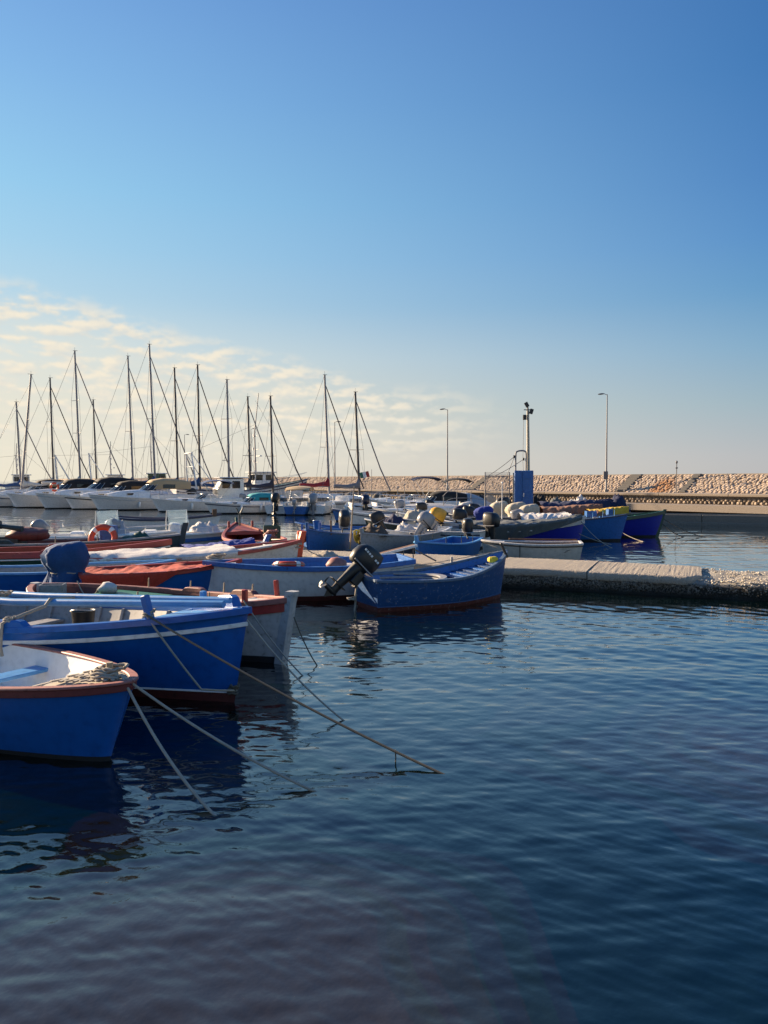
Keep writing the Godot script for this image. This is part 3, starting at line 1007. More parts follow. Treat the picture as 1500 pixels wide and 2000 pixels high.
# ---------------------------------------------------------------- quays and walls
func prism(st: SurfaceTool, poly: Array, y0: float, y1: float) -> void:
	var pts := PackedVector2Array()
	for p in poly: pts.append(Vector2(p[0], -p[1]))
	var t := Geometry2D.triangulate_polygon(pts)
	st.set_smooth_group(-1)
	for i in range(0, t.size(), 3): tri(st, Vector3(pts[t[i]].x, y1, pts[t[i]].y), Vector3(pts[t[i + 1]].x, y1, pts[t[i + 1]].y), Vector3(pts[t[i + 2]].x, y1, pts[t[i + 2]].y))
	for i in pts.size():
		var a := pts[i]
		var b := pts[(i + 1) % pts.size()]
		quad(st, Vector3(a.x, y0, a.y), Vector3(b.x, y0, b.y), Vector3(b.x, y1, b.y), Vector3(a.x, y1, a.y))

func stones(called: String, parent: Node, xf: Array, cols: Array, m: Material, rough := 0.5) -> MultiMeshInstance3D:
	var st := begin()
	var rows := []
	for i in 5:
		var p := PI * (0.12 + 0.76 * i / 4.0)
		var ring := PackedVector3Array()
		for j in 7:
			var d := Vector3(sin(p) * cos(TAU * j / 7), cos(p), sin(p) * sin(TAU * j / 7))
			ring.append(d * (1.0 + rough * fn.get_noise_3dv(d * 90.0)) * 0.5)
		rows.append(ring)
	grid(st, rows, -1, true); cap(st, rows[0]); cap(st, rows[4])
	st.generate_normals()
	var mm := MultiMesh.new()
	mm.transform_format = MultiMesh.TRANSFORM_3D
	mm.use_colors = true
	mm.mesh = st.commit()
	mm.instance_count = xf.size()
	for i in xf.size():
		mm.set_instance_transform(i, xf[i])
		mm.set_instance_color(i, cols[i])
	var o := MultiMeshInstance3D.new()
	o.multimesh = mm
	o.material_override = m
	o.name = numbered(parent, called)
	parent.add_child(o, true)
	o.set_meta("kind", "stuff")
	return o

func breakwater() -> void:
	var W := Vector3(-0.656, 0, -0.755)
	var N := Vector3(0.755, 0, -0.656)
	var O := Vector3(20.9, 0, -72.0)
	var road := 1.5
	var top := 3.12
	var sm := mat("stone", 1, 1, 1, 0.85, "concrete", 0.6, 1.2)
	sm.vertex_color_use_as_albedo = true
	var wall := thing("breakwater_wall", "long sloping breakwater wall of pale rounded stones along the far side", "sea wall", 0, 0)
	var st := begin()
	var a := O + W * -40.0
	var b := O + W * 170.0
	for seg in 42:
		var p := a.lerp(b, seg / 42.0)
		var q := a.lerp(b, (seg + 1) / 42.0)
		quad(st, p + Vector3.UP * road, q + Vector3.UP * road, q + N * 3.0 + Vector3.UP * (top - 0.06), p + N * 3.0 + Vector3.UP * (top - 0.06))
	put(st, "slope", mat("mortar", 0.40, 0.31, 0.235, 0.9, "concrete", 0.5, 0.8), wall)
	st = begin()
	for seg in 42:
		var c := a.lerp(b, (seg + 0.5) / 42.0) + N * 3.35 + Vector3.UP * (top - 0.06)
		box(st, c, Vector3(4.98, 0.2, 0.8), Basis(W, Vector3.UP, W.cross(Vector3.UP)), 0.02)
	put(st, "coping", mat("coping", 0.33, 0.275, 0.22, 0.9, "concrete", 0.5, 0.7), wall)
	st = begin()
	for seg in 42:
		var c := a.lerp(b, (seg + 0.5) / 42.0) + N * 6.0 + Vector3.UP * 0.5
		box(st, c, Vector3(5.0, 5.0, 5.0), Basis(W, Vector3.UP, W.cross(Vector3.UP)), 0.02)
	put(st, "core", mats["mortar"], wall)
	var xf := []
	var cols := []
	var slope := (N * 3.0 + Vector3.UP * (top - road)).normalized()
	var face := slope.cross(W).normalized()
	if face.y < 0: face = -face
	var len := (N * 3.0 + Vector3.UP * (top - road)).length()
	var stairs := [[-1.4, 0.55], [-7.4, 0.32], [17.2, 0.5]]
	var t := -34.0
	while t < 130.0:
		for k in 9:
			var u := (k + 0.5) / 9.0 * (len - 0.12)
			var tt := t + rng.randf_range(-0.09, 0.09) + (0.18 if k % 2 else 0.0)
			var skip := false
			for s in stairs:
				if absf(tt - s[0]) < s[1]: skip = true
			if skip or rng.randf() < 0.02: continue
			var bs := Basis(W, slope, face) * Basis(Vector3(0, 0, 1), rng.randf_range(-0.5, 0.5)) * Basis.from_scale(Vector3(rng.randf_range(0.26, 0.4), rng.randf_range(0.34, 0.5), rng.randf_range(0.09, 0.17)))
			xf.append(Transform3D(bs, O + W * tt + slope * (u + rng.randf_range(-0.04, 0.04)) + Vector3.UP * road + face * 0.02))
			var v := rng.randf_range(0.43, 0.63)
			var c := Color(v * 1.06, v * 0.84, v * 0.64)
			var rust := maxf(0.0, 1.0 - Vector2((tt + 5.1) / 1.3, (u - 0.9) / 2.2).length())
			if rust > 0: c = c.lerp(Color(0.46, 0.21, 0.07), minf(0.85, rust * 1.8))
			cols.append(c)
		t += 0.37
	stones("facing_stones", wall, xf, cols, sm)
	for s in stairs:
		st = begin()
		for k in 9:
			var f := (k + 0.5) / 9.0
			var hh: float = (top - road) / 9.0
			box(st, O + W * s[0] + N * 3.0 * f + Vector3.UP * (road + hh * k + hh * 0.5 + 0.05), Vector3(s[1] * 2 - 0.1, hh, 0.36), Basis(W, Vector3.UP, W.cross(Vector3.UP)), 0.01)
		put(st, "stair_flight", mat("stair_concrete", 0.17, 0.165, 0.165, 0.9, "concrete", 0.4, 0.8), wall)
	# the road, the lower retaining wall and the quays in front
	var L0 := Vector3(20.5, 0, -54.2)
	var rd := begin()
	var i0 := L0 + W * -24.0
	var i1 := L0 + W * 140.0
	prism(rd, [[i0.x, -i0.z], [i1.x, -i1.z], [i1.x + N.x * 15.0, -(i1.z + N.z * 15.0)], [i0.x + N.x * 15.0, -(i0.z + N.z * 15.0)]], -2.0, road)
	var r := put(rd, "breakwater_road", mat("road", 0.34, 0.29, 0.25, 0.9, "concrete", 0.3, 0.5))
	r.set_meta("kind", "structure")
	tag(r, "pale concrete road at the foot of the breakwater wall")
	var low := thing("retaining_wall", "low retaining wall of rounded stones under the breakwater road", "wall", 0, 0)
	st = begin()
	var ks := 0
	for k in 33:
		var c := L0 + W * (-21.5 + 5.0 * k) - N * 0.05 + Vector3.UP * (road + 0.06)
		box(st, c, Vector3(4.97, 0.16, 0.7), Basis(W, Vector3.UP, W.cross(Vector3.UP)), 0.02)
	put(st, "kerb", mats["coping"], low)
	xf = []; cols = []
	t = -22.0
	while t < 110.0:
		for k in 3:
			var bs := Basis(W, Vector3.UP, -N) * Basis(Vector3(0, 0, 1), rng.randf_range(-0.3, 0.3)) * Basis.from_scale(Vector3(rng.randf_range(0.24, 0.38), rng.randf_range(0.2, 0.27), rng.randf_range(0.2, 0.34)))
			xf.append(Transform3D(bs, L0 + W * (t + (0.15 if k % 2 else 0.0) + rng.randf_range(-0.05, 0.05)) + Vector3.UP * (0.85 + 0.2 * k) - N * 0.04))
			var v := rng.randf_range(0.22, 0.48)
			cols.append(Color(v * 1.05, v * 0.84, v * 0.66))
		t += 0.31
	stones("facing_stones", low, xf, cols, sm)
	# quay: two levels
	var Q := Vector3(21.32, 0, -42.58)
	var D := Vector3(-0.925, 0, -0.38)
	var q0 := Q - D * 26.0
	var q1 := Q + D * 13.2
	var s0 := L0 + W * -24.0
	var s1 := L0 + W * 8.0
	st = begin()
	prism(st, [[q0.x, -q0.z], [q1.x, -q1.z], [s1.x, -s1.z], [s0.x, -s0.z]], -2.0, 0.66)
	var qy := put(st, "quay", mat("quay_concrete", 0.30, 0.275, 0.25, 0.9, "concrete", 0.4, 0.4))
	qy.set_meta("kind", "structure"); tag(qy, "concrete quay with a dark wet face on the right")
	st = begin()
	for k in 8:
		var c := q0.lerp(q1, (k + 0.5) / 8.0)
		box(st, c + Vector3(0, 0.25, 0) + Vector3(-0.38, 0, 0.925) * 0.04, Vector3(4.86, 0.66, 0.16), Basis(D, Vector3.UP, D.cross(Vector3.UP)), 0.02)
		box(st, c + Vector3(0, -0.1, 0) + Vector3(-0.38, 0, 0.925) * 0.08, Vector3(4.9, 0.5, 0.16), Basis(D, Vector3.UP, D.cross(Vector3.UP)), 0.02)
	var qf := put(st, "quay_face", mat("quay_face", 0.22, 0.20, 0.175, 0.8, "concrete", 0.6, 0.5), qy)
	st = begin()
	var a0 := L0 + W * -24.0 - N * 0.2
	var a1 := L0 + W * 7.6 - N * 0.2
	prism(st, [[a0.x, -a0.z], [a1.x, -a1.z], [a1.x - N.x * 2.3, -(a1.z - N.z * 2.3)], [a0.x - N.x * 2.3, -(a0.z - N.z * 2.3)]], 0.5, 0.93)
	var up := put(st, "upper_quay", mats["road"])
	up.set_meta("kind", "structure"); tag(up, "raised concrete step of the quay below the retaining wall")
	# boulders tipped at the foot of the wall, left of the gate
	for k in 34:
		var p := L0 + W * rng.randf_range(15.0, 40.0) - N * rng.randf_range(0.4, 3.0)
		st = begin()
		var rr := rng.randf_range(0.4, 0.8)
		fn.seed = k
		blob(st, Vector3.ZERO, Vector3(rr, rr * rng.randf_range(0.7, 1.0), rr * 0.9), 0.7, 8, 6)
		var o := put(st, "boulder", mat("boulder_%d" % (k % 3), [0.22, 0.15, 0.3][k % 3], [0.195, 0.135, 0.26][k % 3], [0.165, 0.12, 0.21][k % 3], 0.95, "concrete", 1.0, 1.2))
		o.position = p + Vector3.UP * rng.randf_range(0.25, 0.85)
		o.rotation.y = rng.randf() * TAU
		tag(o, "rough grey boulder in the rubble at the foot of the retaining wall behind the motorboats", "boulder", "boulders at the foot of the wall")
	fn.seed = 3

func pier() -> void:
	var U := Vector3(0.927, 0, 0.375)      # along the pier to the right and nearer
	var N := Vector3(0.375, 0, -0.927)     # across it, away from the camera
	var O := Vector3(4.1, 0, -17.55)
	var root := thing("stone_pier", "low rough concrete pier running behind the blue rowing boat to the right", "pier", 0, 0)
	var bm := mat("pier_body", 1, 1, 1, 0.95, "concrete", 2.5, 1.3)
	bm.vertex_color_use_as_albedo = true
	var st := begin()
	fn.frequency = 0.02
	var rows := []
	var colors := []
	var prof := [[-0.12, -0.5], [-0.10, -0.2], [-0.06, 0.0], [0.0, 0.08], [0.05, 0.16], [0.02, 0.24], [0.08, 0.31], [0.16, 0.345], [0.4, 0.365], [0.9, 0.37], [1.5, 0.37], [2.1, 0.37], [2.45, 0.34], [2.52, 0.2], [2.55, -0.5]]
	for i in 261:
		var s := lerpf(-9.5, 14.0, i / 260.0)
		var line := PackedVector3Array()
		for q in prof:
			var w: Vector3 = O + U * s + N * q[0]
			var n1 := fn.get_noise_3d(w.x * 60.0, q[1] * 90.0 + q[0] * 20.0, w.z * 60.0)
			var n2 := fn.get_noise_3d(w.x * 240.0, q[1] * 300.0, w.z * 240.0)
			var k := smoothstep(2.0, 4.0, s)
			line.append(w + Vector3.UP * (q[1] + (0.05 + 0.06 * k) * n1 * (1.0 if q[1] > 0.3 else 0.4) + 0.02 * n2 - 0.03 * k * smoothstep(0.4, 0.0, q[0])) - N * (0.09 * n1 + 0.04 * n2))
		rows.append(line)
	for i in rows.size() - 1:
		for j in prof.size() - 1:
			var v := [rows[i][j], rows[i + 1][j], rows[i + 1][j + 1], rows[i][j + 1]]
			for t in [0, 1, 2, 0, 2, 3]:
				var y: float = v[t].y
				var g := 0.42 + 0.09 * fn.get_noise_3d(v[t].x * 90.0, y * 90.0, v[t].z * 90.0)
				# weed and wet below the tide line, bare weathered concrete above
				var c := Color(g * 1.04, g * 0.97, g * 0.86).lerp(Color(0.05, 0.045, 0.036), smoothstep(0.30, 0.2, y + 0.05 * fn.get_noise_2d(v[t].x * 70.0, v[t].z * 70.0))).lerp(Color(0.012, 0.012, 0.011), smoothstep(0.12, 0.02, y))
				st.set_smooth_group(1)
				st.set_color(c)
				st.add_vertex(v[t])
	put(st, "pier_body", bm, root)
	st = begin()
	st.set_color(Color.WHITE)
	for sl in [[-9.4, -4.25], [-4.2, 0.54], [0.565, 2.95]]:
		st = begin()
		rows = []
		var n := 160
		var lower := []
		for i in n + 1:
			var f := float(i) / n
			var s := lerpf(sl[0], sl[1], f)
			var endc := smoothstep(1.0, 0.86, f) if sl[1] > 2 else 1.0
			var line := PackedVector3Array()
			for q in [[-0.05, 0.30], [-0.075, 0.32], [-0.07, 0.40], [-0.062, 0.462], [-0.035, 0.482], [0.06, 0.484], [0.3, 0.486], [0.9, 0.49], [1.6, 0.49], [2.3, 0.485], [2.42, 0.46], [2.44, 0.3]]:
				var w: Vector3 = O + U * s + N * lerpf(q[0], q[0] * 0.8 + 0.35, 1.0 - endc)
				var r1 := fn.get_noise_3d(w.x * 40.0, 5.0, w.z * 40.0)
				var r2 := fn.get_noise_3d(w.x * 600.0, q[1] * 500.0, w.z * 600.0)
				line.append(w + Vector3.UP * (q[1] + 0.014 * r2 + 0.008 * r1 - 0.03 * f * (1.0 if sl[1] > 2 else 0.3) + (-0.02 if sl[1] > 2 else 0.0)) + N * (0.05 * r1 + 0.014 * r2) * (1.0 if q[0] < 0.2 else 0.2))
			rows.append(line)
		grid(st, rows, 1)
		cap(st, rows[0]); cap(st, rows[n])
		put(st, "slab", mat("slab", 0.47, 0.42, 0.36, 0.92, "concrete", 2.2, 1.2), root)
	# shells and pebbles set in the weathered concrete
	var xf := []
	var cols := []
	for k in 9000:
		var s := rng.randf_range(-3.0, 9.5)
		var right := s > 2.9
		var q := 0.0
		var y := 0.0
		if right and rng.randf() < 0.72:
			q = rng.randf_range(-0.02, 2.3); y = 0.365
		else:
			y = rng.randf_range(0.03, 0.33) if right else rng.randf_range(0.04, 0.29)
			q = 0.0
		var w: Vector3 = O + U * s + N * q
		var n1 := fn.get_noise_3d(w.x * 60.0, y * 90.0 + q * 20.0, w.z * 60.0)
		var n2 := fn.get_noise_3d(w.x * 240.0, y * 300.0, w.z * 240.0)
		var kk := smoothstep(2.0, 4.0, s)
		w += Vector3.UP * (y + ((0.05 + 0.06 * kk) * n1 + 0.02 * n2 if q > 0.1 else 0.0)) - N * (0.09 * n1 + 0.04 * n2 + (0.02 if q < 0.1 and y < 0.34 else 0.0))
		var sc := rng.randf_range(0.018, 0.05) * (1.0 if y > 0.2 else 0.8)
		xf.append(Transform3D(Basis(Vector3(rng.randf() - 0.5, rng.randf() - 0.5, rng.randf() - 0.5).normalized(), rng.randf() * TAU) * Basis.from_scale(Vector3(sc, sc * 0.7, sc * 1.2)), w))
		var v := rng.randf_range(0.26, 0.66) if y > 0.3 else rng.randf_range(0.03, 0.26) * smoothstep(0.0, 0.2, y)
		cols.append(Color(v * 1.05, v * 0.93, v * 0.76))
	stones("pebbles", root, xf, cols, mat("pebble", 1, 1, 1, 0.8, "none")).material_override.vertex_color_use_as_albedo = true
	fn.frequency = 0.01

func palette() -> void:
	for q in [
		["blue", 0.006, 0.10, 0.38, 0.42, "paint"], ["blue_light", 0.085, 0.29, 0.60, 0.45, "paint"], ["blue_mid", 0.016, 0.125, 0.40, 0.45, "worn"], ["blue_worn", 0.012, 0.062, 0.185, 0.5, "worn"], ["blue_chipped", 0.012, 0.062, 0.185, 0.5, "chipped"], ["red_chipped", 0.10, 0.024, 0.018, 0.7, "chipped"], ["edge_worn", 0.09, 0.15, 0.24, 0.6, "worn"], ["blue_violet", 0.012, 0.018, 0.30, 0.35, "paint"],
		["white_paint", 0.78, 0.78, 0.77, 0.45, "paint"], ["white_worn", 0.62, 0.60, 0.57, 0.55, "worn"], ["red_worn", 0.34, 0.065, 0.05, 0.55, "worn"], ["red", 0.36, 0.035, 0.025, 0.45, "paint"], ["pink_worn", 0.31, 0.115, 0.095, 0.6, "worn"], ["red_dark", 0.15, 0.022, 0.022, 0.6, "worn"],
		["green", 0.012, 0.13, 0.07, 0.5, "paint"], ["green_dark", 0.012, 0.055, 0.035, 0.5, "paint"], ["teal_dark", 0.02, 0.045, 0.05, 0.5, "worn"], ["white_grey", 0.46, 0.46, 0.46, 0.55, "worn"], ["maroon", 0.14, 0.04, 0.035, 0.6, "worn"], ["grey_paint", 0.30, 0.30, 0.31, 0.55, "worn"], ["cream", 0.60, 0.55, 0.47, 0.45, "paint"], ["beige", 0.42, 0.38, 0.30, 0.6, "worn"],
		["antifoul_red", 0.11, 0.022, 0.016, 0.7, "worn"], ["antifoul_dark", 0.02, 0.02, 0.022, 0.7, "worn"], ["antifoul_blue", 0.01, 0.03, 0.1, 0.7, "worn"], ["gelcoat", 0.78, 0.77, 0.75, 0.3, "paint"], ["gelcoat_grey", 0.45, 0.46, 0.47, 0.35, "paint"], ["trim_navy", 0.012, 0.02, 0.06, 0.4, "none"], ["trim_black", 0.015, 0.015, 0.016, 0.5, "none"],
		["motor_black", 0.014, 0.014, 0.015, 0.5, "paint"], ["motor_navy", 0.01, 0.014, 0.04, 0.32, "paint"], ["motor_grey", 0.26, 0.26, 0.27, 0.4, "paint"], ["motor_yellow", 0.62, 0.32, 0.02, 0.45, "paint"], ["alloy", 0.22, 0.215, 0.2, 0.55, "worn"], ["white_plastic", 0.72, 0.71, 0.68, 0.45, "none"],
		["orange_plastic", 0.62, 0.07, 0.02, 0.5, "paint"], ["yellow_plastic", 0.7, 0.5, 0.03, 0.6, "none"], ["pale_wood", 0.40, 0.31, 0.21, 0.7, "worn"], ["wood", 0.17, 0.085, 0.04, 0.6, "worn"], ["rope", 0.36, 0.32, 0.26, 0.9, "cloth"], ["rope_dark", 0.10, 0.09, 0.07, 0.9, "cloth"], ["rope_yellow", 0.5, 0.4, 0.06, 0.9, "cloth"], ["rope_mat", 0.46, 0.41, 0.33, 0.95, "cloth"],
		["steel", 0.55, 0.55, 0.55, 0.35, "none"], ["galvanised", 0.20, 0.20, 0.21, 0.55, "none"], ["lamp_grey", 0.10, 0.10, 0.11, 0.5, "none"], ["wire", 0.14, 0.14, 0.15, 0.6, "none"], ["mast_alloy", 0.22, 0.21, 0.22, 0.5, "none"], ["mast_dark", 0.05, 0.045, 0.05, 0.5, "none"], ["sail_grey", 0.16, 0.16, 0.18, 0.8, "none"], ["sail_dark", 0.03, 0.03, 0.045, 0.8, "none"], ["sail_white", 0.5, 0.48, 0.44, 0.85, "none"],
		["dark_glass", 0.01, 0.012, 0.014, 0.06, "none"], ["deck_green", 0.05, 0.11, 0.09, 0.7, "paint"], ["concrete", 0.34, 0.31, 0.28, 0.9, "concrete"], ["gate_blue", 0.012, 0.11, 0.36, 0.45, "worn"], ["gate_grey", 0.22, 0.23, 0.24, 0.5, "worn"],
		]: mat(q[0], q[1], q[2], q[3], q[4], q[5], 0.0, 0.9)
	for q in [["cloth_red", 0.46, 0.045, 0.022], ["cloth_white", 0.60, 0.58, 0.56], ["cloth_grey", 0.10, 0.115, 0.12], ["cloth_blue", 0.008, 0.065, 0.2], ["cloth_royal", 0.01, 0.035, 0.26], ["cloth_navy", 0.012, 0.02, 0.07], ["cloth_beige", 0.44, 0.40, 0.32], ["cloth_brown", 0.24, 0.11, 0.065], ["cloth_yellow", 0.6, 0.38, 0.03], ["cloth_tan", 0.5, 0.36, 0.2], ["cloth_black", 0.012, 0.012, 0.014], ["cloth_turquoise", 0.03, 0.33, 0.36], ["cover_blue", 0.02, 0.07, 0.2], ["cloth_silver", 0.36, 0.38, 0.41], ["net_brown", 0.09, 0.06, 0.04], ["cover_red", 0.3, 0.02, 0.03]]:
		mat(q[0], q[1], q[2], q[3], 0.85, "cloth", 0.35, 2.0)
	mats["cloth_red"].backlight = Color(0.9, 0.22, 0.06)
	mats["cloth_turquoise"].backlight = Color(0.1, 0.5, 0.5)
	mats["cloth_tan"].backlight = Color(0.5, 0.36, 0.2)
	mats["alloy"].metallic = 0.6
	mats["steel"].metallic = 0.7
	var g := glass("screen_glass", 0.55, 0.66, 0.66, 0.45)
	mats["window_glass"] = glass("window_glass", 0.7, 0.8, 0.78, 0.3)
	mats["tinted_glass"] = glass("tinted_glass", 0.02, 0.03, 0.035, 0.82)

const WAVE := 0.0175
const EXPOSURE := 3.0

func _ready() -> void:
	rng.seed = 20
	fn.seed = 3
	fn.frequency = 0.01
	fn.fractal_octaves = 3
	var cam := Camera3D.new()
	cam.name = "camera"
	add_child(cam)
	cam.fov = 67.38
	cam.near = 0.1
	cam.far = 4000.0
	cam.position = Vector3(0, 2.5, 0)
	cam.rotation.x = -atan(60.0 / 1500.0)
	cam.current = true
	var env := Environment.new()
	env.background_mode = Environment.BG_SKY
	env.tonemap_mode = Environment.TONE_MAPPER_LINEAR
	env.tonemap_exposure = EXPOSURE
	env.sdfgi_enabled = true
	env.ssao_enabled = true
	env.ssil_enabled = true
	var sky := Sky.new()
	sky.sky_material = make_sky()
	env.sky = sky
	var we := WorldEnvironment.new()
	we.name = "world"
	we.environment = env
	add_child(we)
	var sun := DirectionalLight3D.new()
	sun.name = "sun"
	add_child(sun)
	sun.light_energy = 1.6
	sun.light_color = Color(1.0, 0.885, 0.735)
	sun.light_angular_distance = 0.5
	sun.shadow_enabled = true
	var sa := deg_to_rad(-59.0)
	var se := deg_to_rad(18.0)
	sun.look_at_from_position(Vector3(sin(sa) * cos(se), sin(se), -cos(sa) * cos(se)), Vector3.ZERO)

	palette()
	make_water()
	breakwater()
	pier()
	near_boats()
	middle_boats()
	right_boats()
	marina()
	shore_things()
	odds_and_ends()

func boot(b: Array, m: String) -> void:
	var P: Dictionary = b[1]
	var st := begin()
	for s in [-1.0, 1.0]:
		var pts := []
		var outs := []
		for t in stations(P):
			pts.append(side(P, t, P.pl, s)); outs.append(Vector3(0, 0, s) if t < 0.97 else Vector3(1, 0, 0.3 * s).normalized())
		sweep(st, pts, outs, bar(-0.01, 0.006, -0.012, 0.012, 0.003))
	put(st, "waterline_stripe", mats[m], b[0])

func coil(b: Array, called: String, label: String, c: Vector3, R: float, n: int, m: String, r := 0.012) -> void:
	var st := begin()
	var pts := []
	for i in n * 14 + 1:
		var a := TAU * i / 14.0
		var rr := R * (0.72 + 0.28 * sin(i * 0.37)) * (1.0 + 0.12 * sin(i * 1.3))
		pts.append(Vector3(cos(a) * rr, r + i * r * 0.10 + 0.008 * sin(i * 2.1), sin(a) * rr * 0.75))
	tube(st, pts, r, r, 6)
	var o := put(st, called, mats[m])
	o.position = where(b, c)
	tag(o, label, "rope")

func near_boats() -> void:
	# 1: the boat at the left edge
	var b := boat("rowing_boat", "blue rowing boat with white inside and worn red gunwale at the left edge", "boat", -2.45, 6.77, -31, {"L": 4.2, "B": 1.72, "D": 0.62, "bh": 0.76, "sh": 0.62, "stern": 0.75, "rake": 0.3, "qb": 0.72, "eb": 0.5, "em": 0.24, "pl": 0.05, "th": 0.045, "gw": 0.02, "gh": 0.024, "hull": "blue", "bottom": "antifoul_dark", "inner": "white_paint", "gun": "pink_worn", "band": "red_dark", "band_h": 0.062, "band_drop": 0.047, "deck": "rope_mat", "deck_t": 0.86, "thwarts": [0.52, 0.25], "thwart": "blue_light"}, "moored wooden boats with their bows to the right")
	var P: Dictionary = b[1]
	var st := begin()
	for k in 9:
		for j in 4:
			var t := 0.875 + k * 0.0125
			var w := (j - 1.5) * 0.42
			var p := side(P, t, sheer(P, t), 1, P.th)
			if absf(p.z) < 0.06: continue
			box(st, Vector3(p.x, sheer(P, t) + 0.016 + 0.05 * (1 - w * w) * beam(P, t), p.z * w), Vector3(0.036, 0.014, p.z * 0.28), Basis(Vector3.UP, 0.25 if k % 2 else -0.25))
	put(st, "woven_mat", mats["rope"], b[0]).set_meta("kind", "stuff")
	st = begin()
	var cp := side(P, 0.94, sheer(P, 0.94), 1)
	tube(st, [Vector3(cp.x, cp.y - 0.02, 0), Vector3(cp.x, cp.y + 0.16, 0)], 0.03, 0.03, 8)
	put(st, "mooring_post", mats["pale_wood"], b[0])
	coil(b, "rope_coil", "pale rope coiled round the bow of the blue boat at the left edge", Vector3(cp.x, cp.y + 0.03, 0), 0.15, 4, "rope", 0.014)
	st = begin()
	for k in 3:
		blob(st, Vector3(0.02 * k, -0.02 - 0.07 * k, 0.07 * k), Vector3(0.13, 0.09, 0.11), 0.6)
	var bag := put(st, "net_bag", mats["cloth_white"])
	bag.position = where(b, Vector3(side(P, 0.52, 0.4, 1).x - 0.05, 0.52, 0.38))
	tag(bag, "white net bag lying on the blue thwart at the left edge", "bag")
	var bow := where(b, Vector3(cp.x + 0.16, cp.y + 0.06, 0.0))
	var post := where(b, Vector3(cp.x, cp.y + 0.05, 0.03))
	rope("steep thick rope from the left-edge boat's bow, entering the water nearest the camera", [post] + sag(bow, Vector3(-1.2, -0.03, -5.6), 0.12), 0.013)
	rope("rope from the left-edge boat's bow slanting flatly right into the water", [post] + sag(bow, Vector3(-0.53, -0.015, -6.1), 0.06), 0.012)

	# 2: the long blue boat
	var c := boat("fishing_boat", "long bright blue fishing boat with white strake and two light blue oars", "boat", -1.69, 8.59, -25, {"L": 6.2, "B": 2.05, "D": 0.76, "bh": 1.07, "sh": 0.8, "stern": 0.6, "rake": 0.2, "qb": 0.92, "pl": 0.12, "th": 0.06, "gw": 0.04, "gh": 0.07, "hull": "blue", "bottom": "antifoul_red", "inner": "grey_paint", "gun": "blue", "band": "white_paint", "band_h": 0.05, "band_drop": 0.16, "deck": "blue_light", "deck_t": 0.84, "thwarts": [0.62, 0.4, 0.2], "thwart": "grey_paint", "ribs": 10}, "moored wooden boats with their bows to the right")
	P = c[1]
	boot(c, "white_paint")
	pad(c, 0.60, 1, "blue", 0.55, 0.09); pad(c, 0.60, -1, "blue", 0.55, 0.09)
	pad(c, 0.79, -1, "blue", 0.7, 0.1)
	pad(c, 0.93, -1, "blue", 0.42, 0.15)
	bitt(c, 0.855, 1, "blue", 0.30, 0.085, 0.28); bitt(c, 0.855, -1, "blue_light", 0.22, 0.07, -0.05)
	pin(c, 0.64, -1, "pale_wood", 0.2); pin(c, 0.44, -1); pin(c, 0.7, -1)
	st = begin()
	for z in [-0.7, 0.7]: tube(st, [Vector3(-2.0, 0.3, z), Vector3(-2.0, 0.86, z)], 0.03, 0.03, 6)
	box(st, Vector3(-2.0, 0.87, 0), Vector3(0.07, 0.05, 1.5))
	put(st, "oar_crutch", mats["pale_wood"], c[0])
	var no := 0
	for q in [[0.30, 0.38, 0.052, "near light blue oar lying lengthwise in the long blue boat"], [-0.16, -0.02, 0.045, "far light blue oar lying lengthwise in the long blue boat"]]:
		var o := Node3D.new()
		o.name = numbered(self, "oar"); add_child(o, true)
		o.transform = (c[0] as Node3D).transform
		tag(o, q[3], "oar", "oars in the long blue boat")
		st = begin()
		tube(st, [Vector3(-2.6, 0.94, q[0]), Vector3(0.0, 0.985 + no * 0.02, lerpf(q[0], q[1], 0.5)), Vector3(3.05, 1.13 + no * 0.03, q[1] * 0.3)], q[2], q[2] * 0.8, 10)
		put(st, "shaft", mats["blue_light"], o)
		st = begin()
		box(st, Vector3(-3.1, 0.93, q[0]), Vector3(1.0, 0.03, 0.17), Basis.IDENTITY, 0.012)
		put(st, "blade", mats["blue_light"], o)
		no += 1
	# lashings that hold the oars to the gunwale
	var lp := side(P, 0.60, sheer(P, 0.60), 1)
	rope("frayed pale rope tying the oars to the raised gunwale block of the long blue boat", [where(c, Vector3(lp.x, 1.03, -0.05)), where(c, Vector3(lp.x, 1.06, 0.34)), where(c, Vector3(lp.x + 0.01, 0.99, 0.42)), where(c, lp + Vector3(0.02, 0.11, -0.04)), where(c, lp + Vector3(0.0, 0.08, 0.06)), where(c, lp + Vector3(-0.03, -0.2, 0.06)), where(c, lp + Vector3(-0.02, -0.3, 0.05))], 0.02, "rope")
	coil(c, "rope_tie", "rope knot on the raised gunwale block of the long blue boat", lp + Vector3(0.04, 0.085, -0.02), 0.07, 3, "rope", 0.011)
	coil(c, "rope_coil", "old brown rope bundle lying over the oars at the left of the long blue boat", Vector3(-0.35, 0.99, 0.25), 0.13, 4, "rope", 0.013)
	var bp := where(c, side(P, 0.855, sheer(P, 0.855), 1) + Vector3(-0.02, 0.09, 0.02))
	coil(c, "rope_turns", "pale rope turns round the tilted blue post of the long blue boat", side(P, 0.855, sheer(P, 0.855), 1) + Vector3(0.0, 0.06, -0.02), 0.065, 4, "rope", 0.011)
	var stem_low := where(c, Vector3(P.L / 2 + 0.03, 0.14, 0.0))
	var mid := where(c, Vector3(P.L / 2 - 0.13, 0.24, 0.42))
	rope("short snubber rope from the tilted post to the long blue boat's stem foot", sag(bp, mid, 0.02, 8) + [mid.lerp(stem_low, 0.5) + Vector3(0, 0.01, 0.05), stem_low], 0.012)
